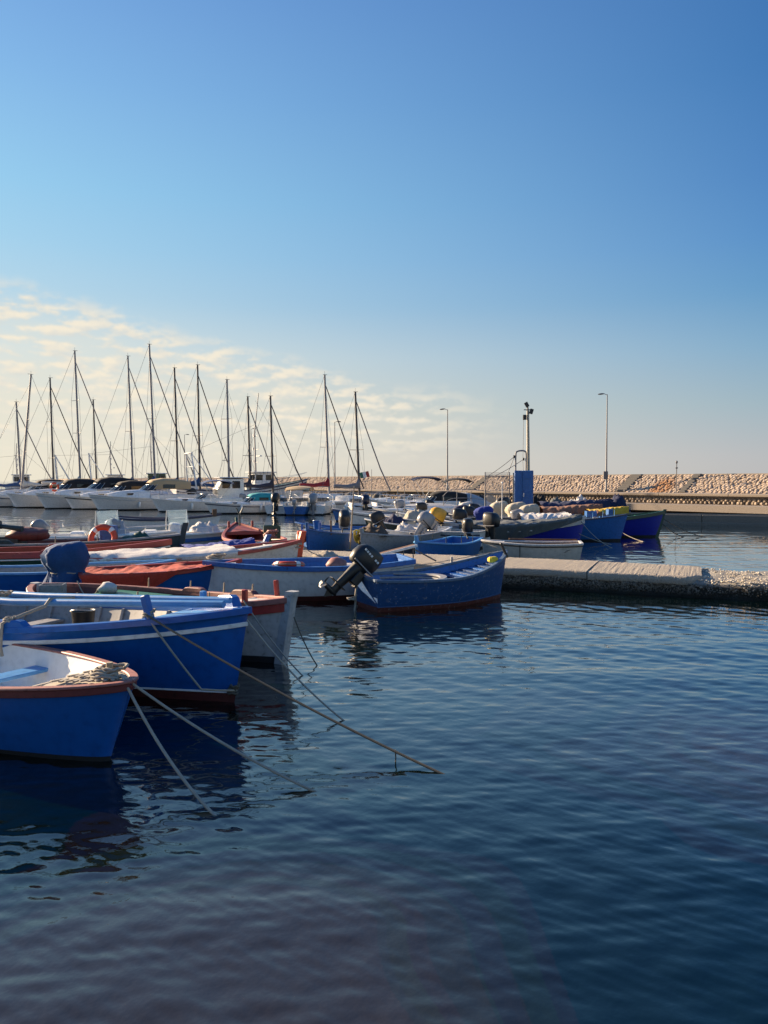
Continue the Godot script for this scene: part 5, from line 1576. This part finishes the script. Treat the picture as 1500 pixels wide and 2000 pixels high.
func right_boats() -> void:
	var g := "wooden boats along the far pontoon, bows to the right"
	var b := boat("fishing_boat", "violet-blue boat under a long grey tarpaulin right of the pier", "boat", 7.92, 31.1, 2, {"L": 5.6, "B": 2.0, "D": 0.76, "bh": 1.05, "sh": 0.8, "rake": 0.25, "hull": "blue_violet", "bottom": "antifoul_dark", "inner": "grey_paint", "gun": "gelcoat_grey", "gh": 0.12, "band": "gelcoat_grey", "band_h": 0.2, "band_drop": 0.16}, g)
	sheet("tarpaulin", "long dark grey tarpaulin sagging over the violet-blue boat's near side", "tarpaulin", b, 0.12, 0.97, 0.06, [[0.7, 0.3], [0.72, 0.3], [0.66, 0.2], [0.45, 0.2], [0.3, 0.2], [0.1, 0.1]], "cloth_grey", 0.08, 60, 44)
	outboard(b, "motor_black", 0, 0, 1.2, "cloth_navy")
	var c := boat("fishing_boat", "mid-blue boat with a pale canvas hanging over its side, second of the right-hand bows", "boat", 9.96, 32.3, -3, {"L": 5.4, "B": 2.0, "D": 0.86, "bh": 1.12, "sh": 0.85, "rake": 0.3, "hull": "blue_mid", "bottom": "antifoul_dark", "inner": "white_worn", "gun": "trim_navy", "thwarts": [0.5, 0.7], "thwart": "blue_light", "deck": "blue_mid", "deck_t": 0.84}, g)
	sheet("canvas", "pale crumpled canvas draped over the mid-blue boat beside the grey tarpaulin", "canvas", c, 0.22, 0.60, 0.22, [[0.15, 0.1], [0.3, 0.1], [0.5, 0.1], [0.1, 0.1]], "cloth_white", 0.055, 60, 44)
	outboard(c, "motor_black", 0, 0, 1.5, "cloth_royal")
	for t in [0.75, 0.82, 0.9]: pin(c, t, 1, "blue_light", 0.28)
	crate("small blue crate on the mid-blue boat's foredeck", where(c, Vector3(1.5, 0.98, -0.2)), Vector3(0.4, 0.26, 0.4), 0, "gate_blue")
	var d := boat("fishing_boat", "deep violet-blue boat with green inside, rightmost of the moored bows", "boat", 12.35, 34.6, -3, {"L": 5.4, "B": 1.95, "D": 0.78, "bh": 1.12, "sh": 0.78, "rake": 0.3, "hull": "blue_violet", "bottom": "antifoul_dark", "inner": "green", "gun": "green_dark", "gh": 0.14, "stem": "green_dark", "stem_up": 0.12, "deck": "green", "deck_t": 0.82, "thwarts": [0.3, 0.5], "thwart": "green"}, g)
	outboard(d, "motor_grey", 0, 0, 1.75, "cloth_beige")
	st_box(d, "upright blue box standing in the rightmost violet-blue boat", Vector3(0.55, 0.8, 0.0), Vector3(0.2, 0.45, 0.3), "gate_blue")
	b = boat("fishing_boat", "wooden boat heaped with a bright yellow tarpaulin behind the mid-blue boat", "boat", 11.5, 36.6, -2, {"L": 4.8, "B": 1.8, "D": 0.8, "bh": 1.0, "sh": 0.8, "hull": "blue_mid", "bottom": "antifoul_dark", "inner": "wood", "gun": "pale_wood"}, g)
	sheet("tarpaulin", "bright yellow tarpaulin, the only yellow one, on the far pontoon boats", "tarpaulin", b, 0.62, 0.98, 0.28, [[0.1, 0.1], [0.15, 0.1]], "cloth_yellow", 0.05, 50, 40)
	outboard(b, "motor_grey", 0, 0, 1.8, "cloth_beige")
	b = boat("fishing_boat", "boat under a reddish-brown tarpaulin behind the yellow one", "boat", 10.9, 38.4, 0, {"L": 4.8, "B": 1.9, "D": 0.84, "bh": 1.0, "sh": 0.84, "hull": "blue", "bottom": "antifoul_dark", "inner": "wood", "gun": "blue_light"}, g)
	sheet("tarpaulin", "reddish-brown tarpaulin with dark folds on the far pontoon boats", "tarpaulin", b, 0.35, 0.95, 0.35, [[0.2, 0.1], [0.1, 0.1]], "cloth_brown", 0.07, 60, 44)
	outboard(b, "motor_black", 0, 0, 1.7, "cloth_beige")
	b = boat("fishing_boat", "navy-covered boat farthest back below the blue gate", "boat", 11.8, 40.6, 0, {"L": 5.2, "B": 1.9, "D": 0.9, "bh": 1.1, "sh": 0.9, "hull": "gelcoat_grey", "bottom": "antifoul_dark", "inner": "wood", "gun": "gelcoat"}, g)
	sheet("tarpaulin", "navy blue peaked tarpaulin farthest back on the far pontoon boats", "tarpaulin", b, 0.3, 0.98, 0.45, [[0.1, 0.1], [0.1, 0.1]], "cloth_navy", 0.09, 60, 44)
	outboard(b, "motor_black", 0, 0, 1.5, "", 0.0, "", false)
	b = boat("fishing_boat", "dark teal boat with navy-covered outboard left of the blue gate", "boat", 8.6, 37.4, 3, {"L": 4.6, "B": 1.9, "D": 0.8, "bh": 1.0, "sh": 0.8, "stern": 0.8, "hull": "teal_dark", "bottom": "antifoul_dark", "inner": "white_worn", "gun": "white_worn"}, g)
	outboard(b, "motor_navy", 0, 0, 1.4, "cloth_navy")
	b = boat("rowing_boat", "white skiff with bare black outboard in the crowd left of the blue gate", "boat", 9.4, 42.6, 2, {"L": 4.6, "B": 1.8, "D": 0.8, "bh": 1.0, "sh": 0.8, "stern": 0.8, "hull": "gelcoat", "bottom": "antifoul_dark", "inner": "gelcoat", "gun": "red"}, g)
	outboard(b, "motor_black", 0, 0, 1.4, "cloth_white")
	# boats on the left of that pontoon, bows to the left
	var h := "small boats on the left of the far pontoon"
	for q in [[0.9, 30.4, 150.0, "gelcoat", "white_worn", "motor_black", "white skiff with upright black outboard between the yellow motor and the grey tarpaulin", 3.3], [-3.4, 31.5, 176.0, "white_worn", "blue_mid", "motor_black", "white and blue skiff alone on the water beyond the bright blue boat", 3.0], [2.6, 34.6, 165.0, "red_worn", "white_worn", "motor_grey", "small red skiff before the dark blue-gunwaled crowd near the far pontoon", 3.2], [3.6, 39.6, 172.0, "gelcoat_grey", "gelcoat", "motor_navy", "grey skiff with navy outboard deep in the crowd near the pontoon", 3.6], [-1.9, 43.4, 178.0, "gelcoat", "gelcoat", "motor_black", "white skiff with black outboard, leftmost of the crowd before the marina", 3.8], [-3.0, 47.8, 180.0, "blue_mid", "white_worn", "motor_grey", "blue skiff in front of the black inflatable boat", 3.8], [3.4, 44.2, 174.0, "green_dark", "white_worn", "motor_black", "dark green skiff nearest the mesh fence", 3.6]]:
		var e := boat("rowing_boat", q[6], "boat", q[0], q[1], q[2], {"L": q[7], "B": 1.55, "D": 0.6, "bh": 0.82, "sh": 0.64, "stern": 0.8, "low": true, "hull": q[3], "bottom": "antifoul_dark", "inner": q[4], "gun": q[4], "thwarts": [0.3, 0.6], "thwart": "pale_wood", "band": "trim_navy", "band_h": 0.05})
		outboard(e, q[5], rng.randf_range(-5, 40), rng.randf_range(-20, 20), rng.randf_range(1.15, 1.4))
	for q in [[-0.6, 33.6, 172.0, "teal_dark", "gelcoat", "motor_black", "dark teal skiff, nearest on the left of the far pontoon", ""], [0.2, 37.2, 170.0, "blue_worn", "white_worn", "motor_black", "dark blue skiff with pale gunwale, second on the left of the far pontoon", ""], [0.9, 41.0, 174.0, "gelcoat", "gelcoat", "motor_black", "white skiff, third on the left of the far pontoon", ""], [1.6, 45.0, 176.0, "gelcoat_grey", "gelcoat", "motor_grey", "grey skiff, fourth on the left of the far pontoon", "cloth_silver"]]:
		var e := boat("rowing_boat", q[6], "boat", q[0], q[1], q[2], {"L": 3.6, "B": 1.6, "D": 0.62, "bh": 0.85, "sh": 0.66, "stern": 0.8, "low": true, "hull": q[3], "bottom": "antifoul_dark", "inner": q[4], "gun": q[4], "thwarts": [0.3, 0.6], "thwart": q[4]}, h)
		outboard(e, q[5], 0.0, 0.0, 1.3, q[7])
		st_box(e, {33: "pale fish box in the dark teal skiff", 37: "red fish box in the dark blue skiff", 41: "green fish box in the white skiff", 45: "blue fish box in the grey skiff"}[int(q[1])] + " left of the far pontoon", Vector3(0.1, 0.45, 0.1), Vector3(0.5, 0.3, 0.4), {33: "beige", 37: "red_worn", 41: "green", 45: "gate_blue"}[int(q[1])])
	var P: Dictionary = d[1]
	rope("rope reaching farthest right, from the rightmost violet-blue boat's stem to the water", sag(where(d, Vector3(P.L / 2 + 0.2, 0.85, 0)), Vector3(14.4, -0.03, -34.3), 0.1), 0.018, "rope_dark")
	rope("thicker dark rope from the rightmost violet-blue boat's stem, second from the right", sag(where(d, Vector3(P.L / 2 + 0.2, 0.6, 0)), Vector3(13.5, -0.03, -34.2), 0.1), 0.022, "rope_dark")
	rope("rope from the rightmost violet-blue boat's near side crossing in front of its hull", sag(where(d, side(P, 0.55, 0.7, 1) + Vector3(0, 0, 0.05)), Vector3(10.9, -0.03, -31.6), 0.15), 0.014, "rope")
	rope("rope from the mid-blue boat's near side into the water under its bow", sag(where(c, side(c[1], 0.5, 0.8, 1) + Vector3(0, 0, 0.05)), Vector3(9.2, -0.03, -30.4), 0.15), 0.014, "rope")
	rope("rope from the grey-tarped boat's stem into the water beside the cream dinghy", sag(Vector3(7.95, 0.9, -31.0), Vector3(8.6, -0.03, -28.6), 0.15), 0.014, "rope")
	# the pontoon they are moored to
	var st := begin()
	prism(st, [[1.9, 30.5], [3.0, 30.2], [8.7, 45.8], [7.4, 46.6]], -0.4, 0.5)
	var o := put(st, "pontoon", mats["concrete"]); o.set_meta("kind", "structure"); tag(o, "narrow concrete pontoon between the two rows of small boats")

func st_box(b: Array, label: String, at: Vector3, size: Vector3, m: String) -> void:
	crate(label, where(b, at), size, 8, m, "fish_box")

func marina() -> void:
	# sailing yachts with bare masts
	var Y := [
		[-38.7, 82, 52, 8.5, 10.9, -0.02, "mast_alloy", "cover_blue", "sail_grey", [0.42], true, "yacht with the short thin mast at the far left"],
		[-35.9, 76, 205, 9.5, 13.0, 0.075, "mast_alloy", "sail_white", "sail_grey", [0.35, 0.62], false, "yacht whose bare mast leans to the right, at the far left"],
		[-36.1, 84, 48, 10.0, 13.7, 0.0, "mast_dark", "sail_white", "sail_dark", [0.3, 0.62], true, "yacht third from the left with two pairs of spreaders and dark furled jib"],
		[-30.8, 78, 50, 11.0, 15.6, -0.01, "mast_alloy", "sail_white", "sail_grey", [0.42, 0.65], true, "tall yacht with a white sail stowed on its boom at the left"],
		[-35.5, 95, 46, 8.5, 12.5, -0.009, "mast_dark", "cover_blue", "sail_grey", [0.3], false, "small distant yacht right of the tall white-boomed one"],
		[-26.1, 80, 50, 10.5, 15.4, -0.012, "mast_alloy", "sail_grey", "sail_grey", [0.45], true, "yacht left of the tallest mast with one pair of spreaders"],
		[-22.6, 76, 50, 11.0, 15.9, -0.015, "mast_alloy", "cover_blue", "sail_grey", [0.5], true, "yacht with the tallest mast in the marina"],
		[-20.9, 78, 50, 9.8, 13.9, -0.005, "mast_dark", "cover_blue", "sail_grey", [0.42], true, "dark-masted yacht just right of the tallest mast with blue sail cover"],
		[-18.2, 76, 50, 10.0, 13.9, 0.003, "mast_dark", "cover_blue", "sail_dark", [0.45], true, "thick dark-masted yacht above the white pilothouse boat"],
		[-14.9, 74, 50, 9.0, 12.2, 0.0, "mast_alloy", "cover_blue", "sail_white", [0.3, 0.66], false, "yacht with thin forestay and blue sail cover above the turquoise cover"],
		[-13.2, 76, 52, 8.8, 10.8, -0.009, "mast_dark", "sail_dark", "sail_grey", [0.4], true, "yacht with dark mast right beside a street lamp"],
		[-10.1, 70, 47, 8.5, 10.2, -0.008, "mast_dark", "sail_dark", "sail_dark", [0.4], true, "yacht with the thick black furled jib left of the trawler's wheelhouse"],
		[-5.0, 70, 46, 9.5, 12.1, -0.02, "mast_alloy", "cover_red", "sail_dark", [0.4], true, "yacht with red sail cover right of the trawler's wheelhouse"],
		[-2.1, 66, 48, 8.5, 10.1, -0.025, "mast_dark", "sail_grey", "sail_grey", [0.45], true, "rightmost yacht, flying a small tricolour flag from its stern stay"]]
	for q in Y:
		yacht("white " + q[11], q[0], q[1], q[2], q[3], q[4], {"lean": q[5], "mast": q[6], "sail": q[7], "jib_m": q[8], "spread": q[9], "jib": q[10]})
	var fl := thing("flag", "small green white and red flag on the rightmost yacht", "flag", -1.05, 65.0, 0, "", 3.0)
	var k := 0
	for m in ["green", "white_paint", "red"]:
		var st := begin()
		box(st, Vector3(-0.85 + 0.26 * k, 0.05 * k, 0.04 * k), Vector3(0.27, 0.5, 0.01), Basis(Vector3(0, 0, 1), 0.25) * Basis(Vector3.UP, 0.2 - 0.3 * k)); put(st, "stripe", mats[m], fl); k += 1
	var sp := begin(); tube(sp, [Vector3(0, -2.0, 0), Vector3(0, 0.5, 0)], 0.02); put(sp, "staff", mats["galvanised"], fl)
	# motorboats in front of them, bows to the left
	cruiser("white motor cruiser cut off by the left edge with a black canopy", -38.5, 75.0, 214, 8.0, {"canopy": "cloth_black", "band": "trim_navy"})
	cruiser("white motor cruiser with a long black canopy, second from the left edge", -34.6, 72.2, 214, 8.2, {"canopy": "cloth_black"})
	cruiser("white motor cruiser with the red lifebuoy on its rail and black canopy", -30.7, 69.6, 214, 8.6, {"canopy": "cloth_black", "band": "gelcoat_grey"})
	cruiser("white motor cruiser with a black side stripe and black canopy", -27.6, 68.0, 214, 7.6, {"canopy": "cloth_black", "band": "trim_black"})
	cruiser("white motor cruiser with a tan canopy over its windscreen", -24.4, 65.6, 212, 8.2, {"canopy": "cloth_tan", "band": "gelcoat_grey", "motor": "motor_black", "tilt": 40.0, "msize": 1.7})
	lifebuoy("red lifebuoy hung on the rail of a white cruiser in the far marina row", Vector3(-30.1, 2.0, -70.2), Basis.IDENTITY, "orange_plastic", 0.34, 0.09)
	cruiser("open white fishing motorboat left of the pilothouse boat", -18.3, 62.5, 200, 6.6, {"kind": "open", "bimini": "cover_blue", "bh": 1.8, "motor": "motor_grey"})
	cruiser("white pilothouse boat with dark windows beside the turquoise-covered boat", -16.6, 64.5, 208, 6.8, {"kind": "pilothouse", "motor": "motor_black"})
	cruiser("white motorboat with a turquoise cover over its cockpit", -13.2, 58.6, 204, 5.6, {"kind": "open", "canopy": "cloth_turquoise", "motor": "motor_grey", "mcover": "cloth_white", "band": "trim_navy"})
	for q in [[-7.4, 62.3, 84.0, "gelcoat", "motor_black", "", "white boat showing its stern and big black outboard right of the turquoise cover", 1.9, 20.0], [-5.9, 61.5, 84.0, "blue_mid", "motor_grey", "cloth_tan", "blue-sterned boat under a tan awning in the far row", 1.0, 0.0], [-4.6, 62.3, 84.0, "gelcoat", "motor_grey", "", "white boat with a grey-capped outboard right of the blue stern", 1.9, 0.0], [-2.3, 59.0, 100.0, "gelcoat", "motor_navy", "", "white boat with a navy outboard and a side stripe, stern towards the camera", 1.8, 10.0]]:
		var o := {"kind": "open", "hull": q[3], "gun": "gelcoat", "motor": q[4], "msize": q[7], "tilt": q[8], "rail": true}
		if q[5]: o["bimini"] = q[5]; o["bh"] = 1.45
		cruiser(q[6], q[0], q[1], q[2], 5.6, o)
	cruiser("black-sided inflatable boat with a white console before the rightmost yacht", -1.6, 53.8, 176, 4.6, {"kind": "open", "hull": "trim_black", "gun": "motor_black", "band": "gelcoat", "motor": "motor_black", "rail": false, "fenders": false})
	cruiser("white motorboat with blue bimini top right of the rightmost yacht", -1.0, 62.0, 190, 6.4, {"kind": "open", "bimini": "cloth_navy", "bh": 2.1, "motor": "motor_black"})
	cruiser("white motorboat with a black peaked cockpit cover before the boulders", 0.2, 56.5, 184, 6.2, {"kind": "open", "canopy": "cloth_black", "band": "gelcoat_grey", "motor": "motor_black"})
	cruiser("white motorboat with a black bimini arched high before the boulders", 1.6, 60.5, 184, 6.0, {"kind": "open", "bimini": "cloth_black", "bh": 2.0, "motor": "motor_black"})
	cruiser("motorboat wrapped in a peaked pale grey cover left of the fence", 3.0, 57.0, 178, 5.4, {"kind": "covered", "cover": "cloth_silver", "peak": 0.95, "rail": false})
	cruiser("low white motorboat under a flat silver cover in front of the grey peaked one", 0.4, 50.5, 184, 5.6, {"kind": "covered", "cover": "cloth_silver", "peak": 0.3, "band": "trim_navy", "rail": false})
	cruiser("small white motorboat with navy gunwale and dark outboard in the far row's right end", -0.2, 47.6, 184, 5.0, {"kind": "open", "band": "trim_navy", "motor": "motor_black", "rail": false})
	# trawlers
	trawler("white fishing trawler with lit wheelhouse and tall bent mast in the middle of the marina", -8.9, 80, 30, 13.0, {"mast_h": 11.4, "gantry": 5.2, "bend": 0.35})
	trawler("green-housed fishing trawler with a dark aerial mast behind the dark-masted yachts", -22.6, 91, 20, 13.0, {"mast_h": 8.6, "gantry": 5.6, "house": "deck_green"})
	trawler("distant white trawler with an A-frame gantry behind the tallest mast", -29.5, 96, 20, 12.0, {"mast_h": 7.4, "gantry": 5.6})
	trawler("leftmost distant trawler with a thin black mast behind the cruisers", -41.5, 97, 24, 12.0, {"mast_h": 7.2, "gantry": 5.0})

func shore_things() -> void:
	lamp_post("tall street lamp with a control box, rightmost on the breakwater", 20.7, 71.6, 1.5, 9.05, -1, true)
	lamp_post("tall street lamp left of the blue gate", 7.0, 85, 1.5, 8.9, -1)
	lamp_post("tall street lamp between the last two yacht masts", -6.65, 104, 1.5, 9.0, 1)
	lamp_post("distant street lamp beside a dark mast", -20.9, 121, 1.5, 9.2, 1)
	lamp_post("farthest street lamp among the left masts", -36.0, 139, 1.5, 9.4, 1)
	var o := thing("signal_post", "short thin post with a round top above the rusty stones of the breakwater", "post", 25.3, 66.5, 0, "", 1.5)
	var st := begin(); tube(st, [Vector3.ZERO, Vector3(0, 2.55, 0)], 0.045, 0.035, 7); put(st, "pole", mats["lamp_grey"], o)
	st = begin(); blob(st, Vector3(0, 2.65, 0), Vector3(0.1, 0.14, 0.1), 0.0); box(st, Vector3(0, 2.15, 0), Vector3(0.2, 0.1, 0.1)); put(st, "head", mats["lamp_grey"], o)
	# blue gate at the pontoon's root
	var g := thing("pontoon_gate", "tall blue steel gate with a bent pipe frame at the root of the far pontoon", "gate", 8.1, 45.2, -10, "", 0.5)
	st = begin(); box(st, Vector3(-0.2, 1.32, 0.08), Vector3(0.48, 2.62, 0.12), Basis(Vector3.UP, 0.5), 0.02); put(st, "door_panel", mats["gate_blue"], g)
	st = begin(); box(st, Vector3(0.33, 1.32, 0.05), Vector3(0.62, 2.62, 0.1), Basis(Vector3.UP, -0.35), 0.02); put(st, "door_panel", mats["gate_blue"], g)
	st = begin(); box(st, Vector3(0.62, 1.3, -0.02), Vector3(0.1, 2.66, 0.3), Basis.IDENTITY, 0.02); put(st, "side_panel", mats["gate_blue"], g)
	for y in [0.5, 1.35, 2.2]:
		st = begin(); box(st, Vector3(0.33, y, 0.115), Vector3(0.56, 0.06, 0.03), Basis(Vector3.UP, -0.35)); put(st, "stiffener", mats["gate_blue"], g)
	st = begin(); box(st, Vector3(0.12, 1.2, 0.2), Vector3(0.05, 0.22, 0.05)); put(st, "door_handle", mats["steel"], g)
	st = begin(); box(st, Vector3(-0.47, 1.25, 0.0), Vector3(0.1, 2.5, 0.2), Basis.IDENTITY, 0.02); put(st, "post", mats["gate_grey"], g)
	st = begin()
	tube(st, curve([Vector3(-0.36, 0.3, -0.1), Vector3(-0.36, 2.4, -0.1), Vector3(-0.36, 3.55, -0.1), Vector3(-0.28, 3.75, -0.1), Vector3(0.0, 3.8, -0.1), Vector3(0.18, 3.75, -0.1), Vector3(0.24, 3.55, -0.1), Vector3(0.24, 2.4, -0.1), Vector3(0.24, 0.3, -0.1)], 40), 0.05, 0.05, 7)
	put(st, "pipe_frame", mats["galvanised"], g)
	st = begin()
	for q in [[-0.45, 3.45, -2.0], [0.1, 3.3, -1.6], [-0.45, 3.45, -0.9]]: tube(st, sag(Vector3(q[0], q[1], -0.1), Vector3(q[2], 2.3, -0.1), 0.05, 6), 0.018, 0.018, 5)
	put(st, "cable", mats["wire"], g)
	for z in [3.45, 3.3]:
		st = begin(); box(st, Vector3(-0.45 if z > 3.4 else 0.1, z, -0.1), Vector3(0.1, 0.16, 0.1)); put(st, "cable_clamp", mats["motor_black"], g)
	var f := thing("mesh_fence", "grey wire-mesh fence panel left of the blue gate", "fence", 6.75, 45.8, -10, "", 0.5)
	st = begin()
	for x in [-0.72, 0.72]: tube(st, [Vector3(x, 0, 0), Vector3(x, 2.55, 0)], 0.035, 0.035, 6)
	for y in [0.3, 1.25, 2.3]: tube(st, [Vector3(-0.72, y, 0), Vector3(0.72, y, 0)], 0.03, 0.03, 6)
	put(st, "frame", mats["galvanised"], f)
	st = begin()
	for i in 30: tube(st, [Vector3(-0.7 + i * 0.048, 0.05, 0), Vector3(-0.7 + i * 0.048, 2.55, 0)], 0.006, 0.006, 4)
	for i in 26: tube(st, [Vector3(-0.7, 0.1 + i * 0.096, 0), Vector3(0.7, 0.1 + i * 0.096, 0)], 0.006, 0.006, 4)
	put(st, "wire_mesh", mats["galvanised"], f).set_meta("kind", "stuff")
	var r := thing("railing", "thin curved steel railing left of the mesh fence", "railing", 5.1, 48.5, -14, "", 0.5)
	for h in [1.15, 0.6]:
		st = begin(); tube(st, curve([Vector3(-1.4, h - 0.1, 0), Vector3(-0.9, h + 0.28, 0), Vector3(0.2, h + 0.34, 0), Vector3(1.6, h + 0.2, 0)], 16), 0.022, 0.022, 6); put(st, "rail", mats["galvanised"], r)
	for x in [-1.35, -0.5, 0.4, 1.3]:
		st = begin(); tube(st, [Vector3(x, 0, 0), Vector3(x, 1.4 if x > -1 else 1.05, 0)], 0.025, 0.025, 6); put(st, "post", mats["galvanised"], r)
	var p := thing("floodlight_pole", "concrete pole with black floodlights rising behind the blue gate", "light pole", 8.62, 45.9, 0, "", 0.5)
	st = begin(); tube(st, [Vector3.ZERO, Vector3(-0.02, 3.0, 0), Vector3(-0.06, 6.3, 0)], 0.125, 0.075, 10); put(st, "pole", mats["beige"], p)
	st = begin(); tube(st, [Vector3(-0.06, 6.2, 0), Vector3(-0.08, 6.55, 0)], 0.05, 0.05, 6); box(st, Vector3(-0.06, 6.25, 0), Vector3(0.5, 0.05, 0.08)); put(st, "bracket", mats["lamp_grey"], p)
	for q in [[-0.14, 6.55, 0.5], [0.14, 6.15, -0.3], [-0.26, 5.8, 0.0]]:
		st = begin(); box(st, Vector3(q[0], q[1], 0.05), Vector3(0.2, 0.3, 0.14), Basis(Vector3(0, 0, 1), q[2])); put(st, "floodlight", mats["motor_black"], p)
	st = begin(); tube(st, [Vector3(-0.3, 5.7, 0), Vector3(-0.34, 3.2, 0), Vector3(-0.3, 2.6, 0)], 0.012, 0.012, 4); put(st, "cable", mats["wire"], p)

# ---------------------------------------------------------------- odds and ends lying in the boats
func bucket(label: String, at: Vector3, m: String, r := 0.15, h := 0.28) -> void:
	var o := Node3D.new()
	o.name = numbered(self, "bucket"); add_child(o, true)
	o.position = at
	tag(o, label, "bucket")
	var rows := []
	for q in [[0.02, 0.0], [0.75, 0.0], [0.8, 0.08], [1.0, 0.97], [1.08, 1.0], [0.96, 1.0], [0.76, 0.1], [0.02, 0.06]]:
		var ring := PackedVector3Array()
		for k in 14: ring.append(Vector3(cos(TAU * k / 14) * r * q[0], h * q[1], sin(TAU * k / 14) * r * q[0]))
		rows.append(ring)
	var st := begin(); grid(st, rows, 1, true); put(st, "body", mats[m], o)
	st = begin()
	var pts := []
	for k in 11: pts.append(Vector3(cos(PI * k / 10) * r, h * 0.98 + sin(PI * k / 10) * 0.03, sin(PI * k / 10) * r * 0.95))
	tube(st, pts, 0.006, 0.006, 5); put(st, "handle", mats["steel"], o)

func heap(called: String, label: String, at: Vector3, size: Vector3, m: String, seed_ := 1) -> void:
	var st := begin()
	var rows := []
	for i in 19:
		var line := PackedVector3Array()
		for j in 19:
			var u := i / 9.0 - 1.0
			var v := j / 9.0 - 1.0
			var d := clampf(1.0 - (u * u + v * v), 0.0, 1.0)
			var n := fn.get_noise_3d(u * 130.0, v * 130.0, seed_ * 90.0) + 0.5 * fn.get_noise_3d(u * 420.0, v * 420.0, seed_ * 50.0)
			line.append(Vector3(u * size.x * (1.0 + 0.15 * n), pow(d, 0.6) * size.y * (1.0 + 0.7 * n) - 0.02, v * size.z * (1.0 + 0.15 * n)))
		rows.append(line)
	grid(st, rows)
	var o := put(st, called, mats[m])
	o.position = at
	tag(o, label, called.replace("_", " "))

func odds_and_ends() -> void:
	for q in [["black bucket standing in the long blue boat behind the oars", -3.9, 0.55, -9.9, "motor_black"], ["white bucket in the white boat with blue gunwale", -2.2, 0.4, -16.9, "white_plastic"], ["yellow bucket in the low blue boat beside the green one", -4.9, 0.32, -22.0, "yellow_plastic"], ["orange bucket in the green boat with red bulwarks", -7.6, 0.42, -19.6, "orange_plastic"], ["blue bucket on the deck of the bright blue boat with the white fender", -2.2, 0.92, -25.3, "gate_blue"], ["red bucket in the violet-blue boat at the far right", 10.9, 0.62, -34.6, "red"], ["white bucket in the mid-blue boat with the canvas", 8.9, 0.7, -32.3, "white_plastic"]]:
		bucket(q[0], Vector3(q[1], q[2], q[3]), q[4])
	for q in [["net_heap", "brown net heap in the bow of the grey boat with yellow ropes", -0.35, 0.78, -24.4, 0.5, 0.3, 0.45, "net_brown"], ["net_heap", "green net heap in the dark teal boat near its forked prow", -7.2, 0.66, -22.8, 0.7, 0.28, 0.4, "green_dark"], ["net_heap", "orange-brown net heap in the rightmost violet-blue boat", 9.6, 0.55, -34.6, 0.7, 0.5, 0.5, "cloth_brown"], ["canvas_heap", "grey canvas heap behind the white console boat", -9.6, 0.6, -27.4, 0.5, 0.45, 0.4, "cloth_silver"], ["canvas_heap", "white canvas heap on the bow of the white raised-windscreen motorboat", -6.6, 0.68, -28.1, 0.55, 0.3, 0.4, "cloth_white"], ["canvas_heap", "beige canvas heap among the skiffs left of the far pontoon", 1.6, 0.6, -37.3, 0.7, 0.5, 0.5, "cloth_beige"], ["canvas_heap", "dark blue canvas heap in the dark teal skiff", 0.5, 0.55, -33.5, 0.6, 0.45, 0.45, "cloth_navy"], ["canvas_heap", "pale canvas heap in the small white boat with the yellow motor", 0.8, 0.55, -28.1, 0.5, 0.35, 0.4, "cloth_white"], ["net_heap", "yellowish net heap on the pontoon before the blue gate", 6.9, 0.5, -43.4, 0.7, 0.5, 0.5, "rope_yellow"], ["canvas_heap", "black canvas heap on the pontoon right of the blue gate", 9.4, 0.66, -46.6, 0.7, 0.9, 0.5, "cloth_black"], ["canvas_heap", "grey canvas heap on the quay right of the black one", 10.6, 0.66, -46.9, 0.9, 0.7, 0.5, "cloth_grey"], ["canvas_heap", "white canvas heap on the quay farthest right behind the boats", 12.0, 0.66, -47.2, 0.7, 0.8, 0.5, "cloth_white"], ["canvas_heap", "dark red canvas heap on the quay among the white and navy ones", 13.0, 0.66, -46.4, 0.8, 0.5, 0.5, "maroon"], ["canvas_heap", "navy canvas heap on the quay right end of the heaps", 14.2, 0.66, -46.9, 0.8, 0.85, 0.5, "cloth_navy"]]:
		heap(q[0], q[1], Vector3(q[2], q[3], q[4]), Vector3(q[5], q[6], q[7]), q[8], int(q[2] * 10) + 200)
	# things lying on the pier
	heap("rope_heap", "tangled pale rope heap on the pier below the orange-red stem post", Vector3(-1.6, 0.49, -20.7), Vector3(0.35, 0.12, 0.3), "rope", 3)
	var st := begin()
	torus(st, Vector3(0, 0.03, 0), Basis(Vector3(1, 0, 0), PI / 2), 0.09, 0.014)
	var ring := put(st, "mooring_ring", mats["lamp_grey"]); ring.position = Vector3(2.6, 0.5, -18.5); tag(ring, "iron mooring ring on the pier behind the dark blue boat's bow", "mooring ring")
	# steel masts and rods standing on the small boats
	for q in [["white rod with a round white top standing among the covered outboards", 5.15, -33.5, 1.9], ["thin grey rod standing on the grey skiff", 1.2, -44.8, 1.8], ["thin dark rod on the dark teal skiff", 0.6, -33.6, 1.7]]:
		st = begin(); tube(st, [Vector3.ZERO, Vector3(0, q[3], 0)], 0.022, 0.018, 6); blob(st, Vector3(0, q[3] + 0.03, 0), Vector3(0.05, 0.05, 0.05), 0.0)
		var rod := put(st, "rod", mats["white_plastic" if "white" in q[0] else "galvanised"]); rod.position = Vector3(q[1], 0.5, q[2]); tag(rod, q[0], "rod")
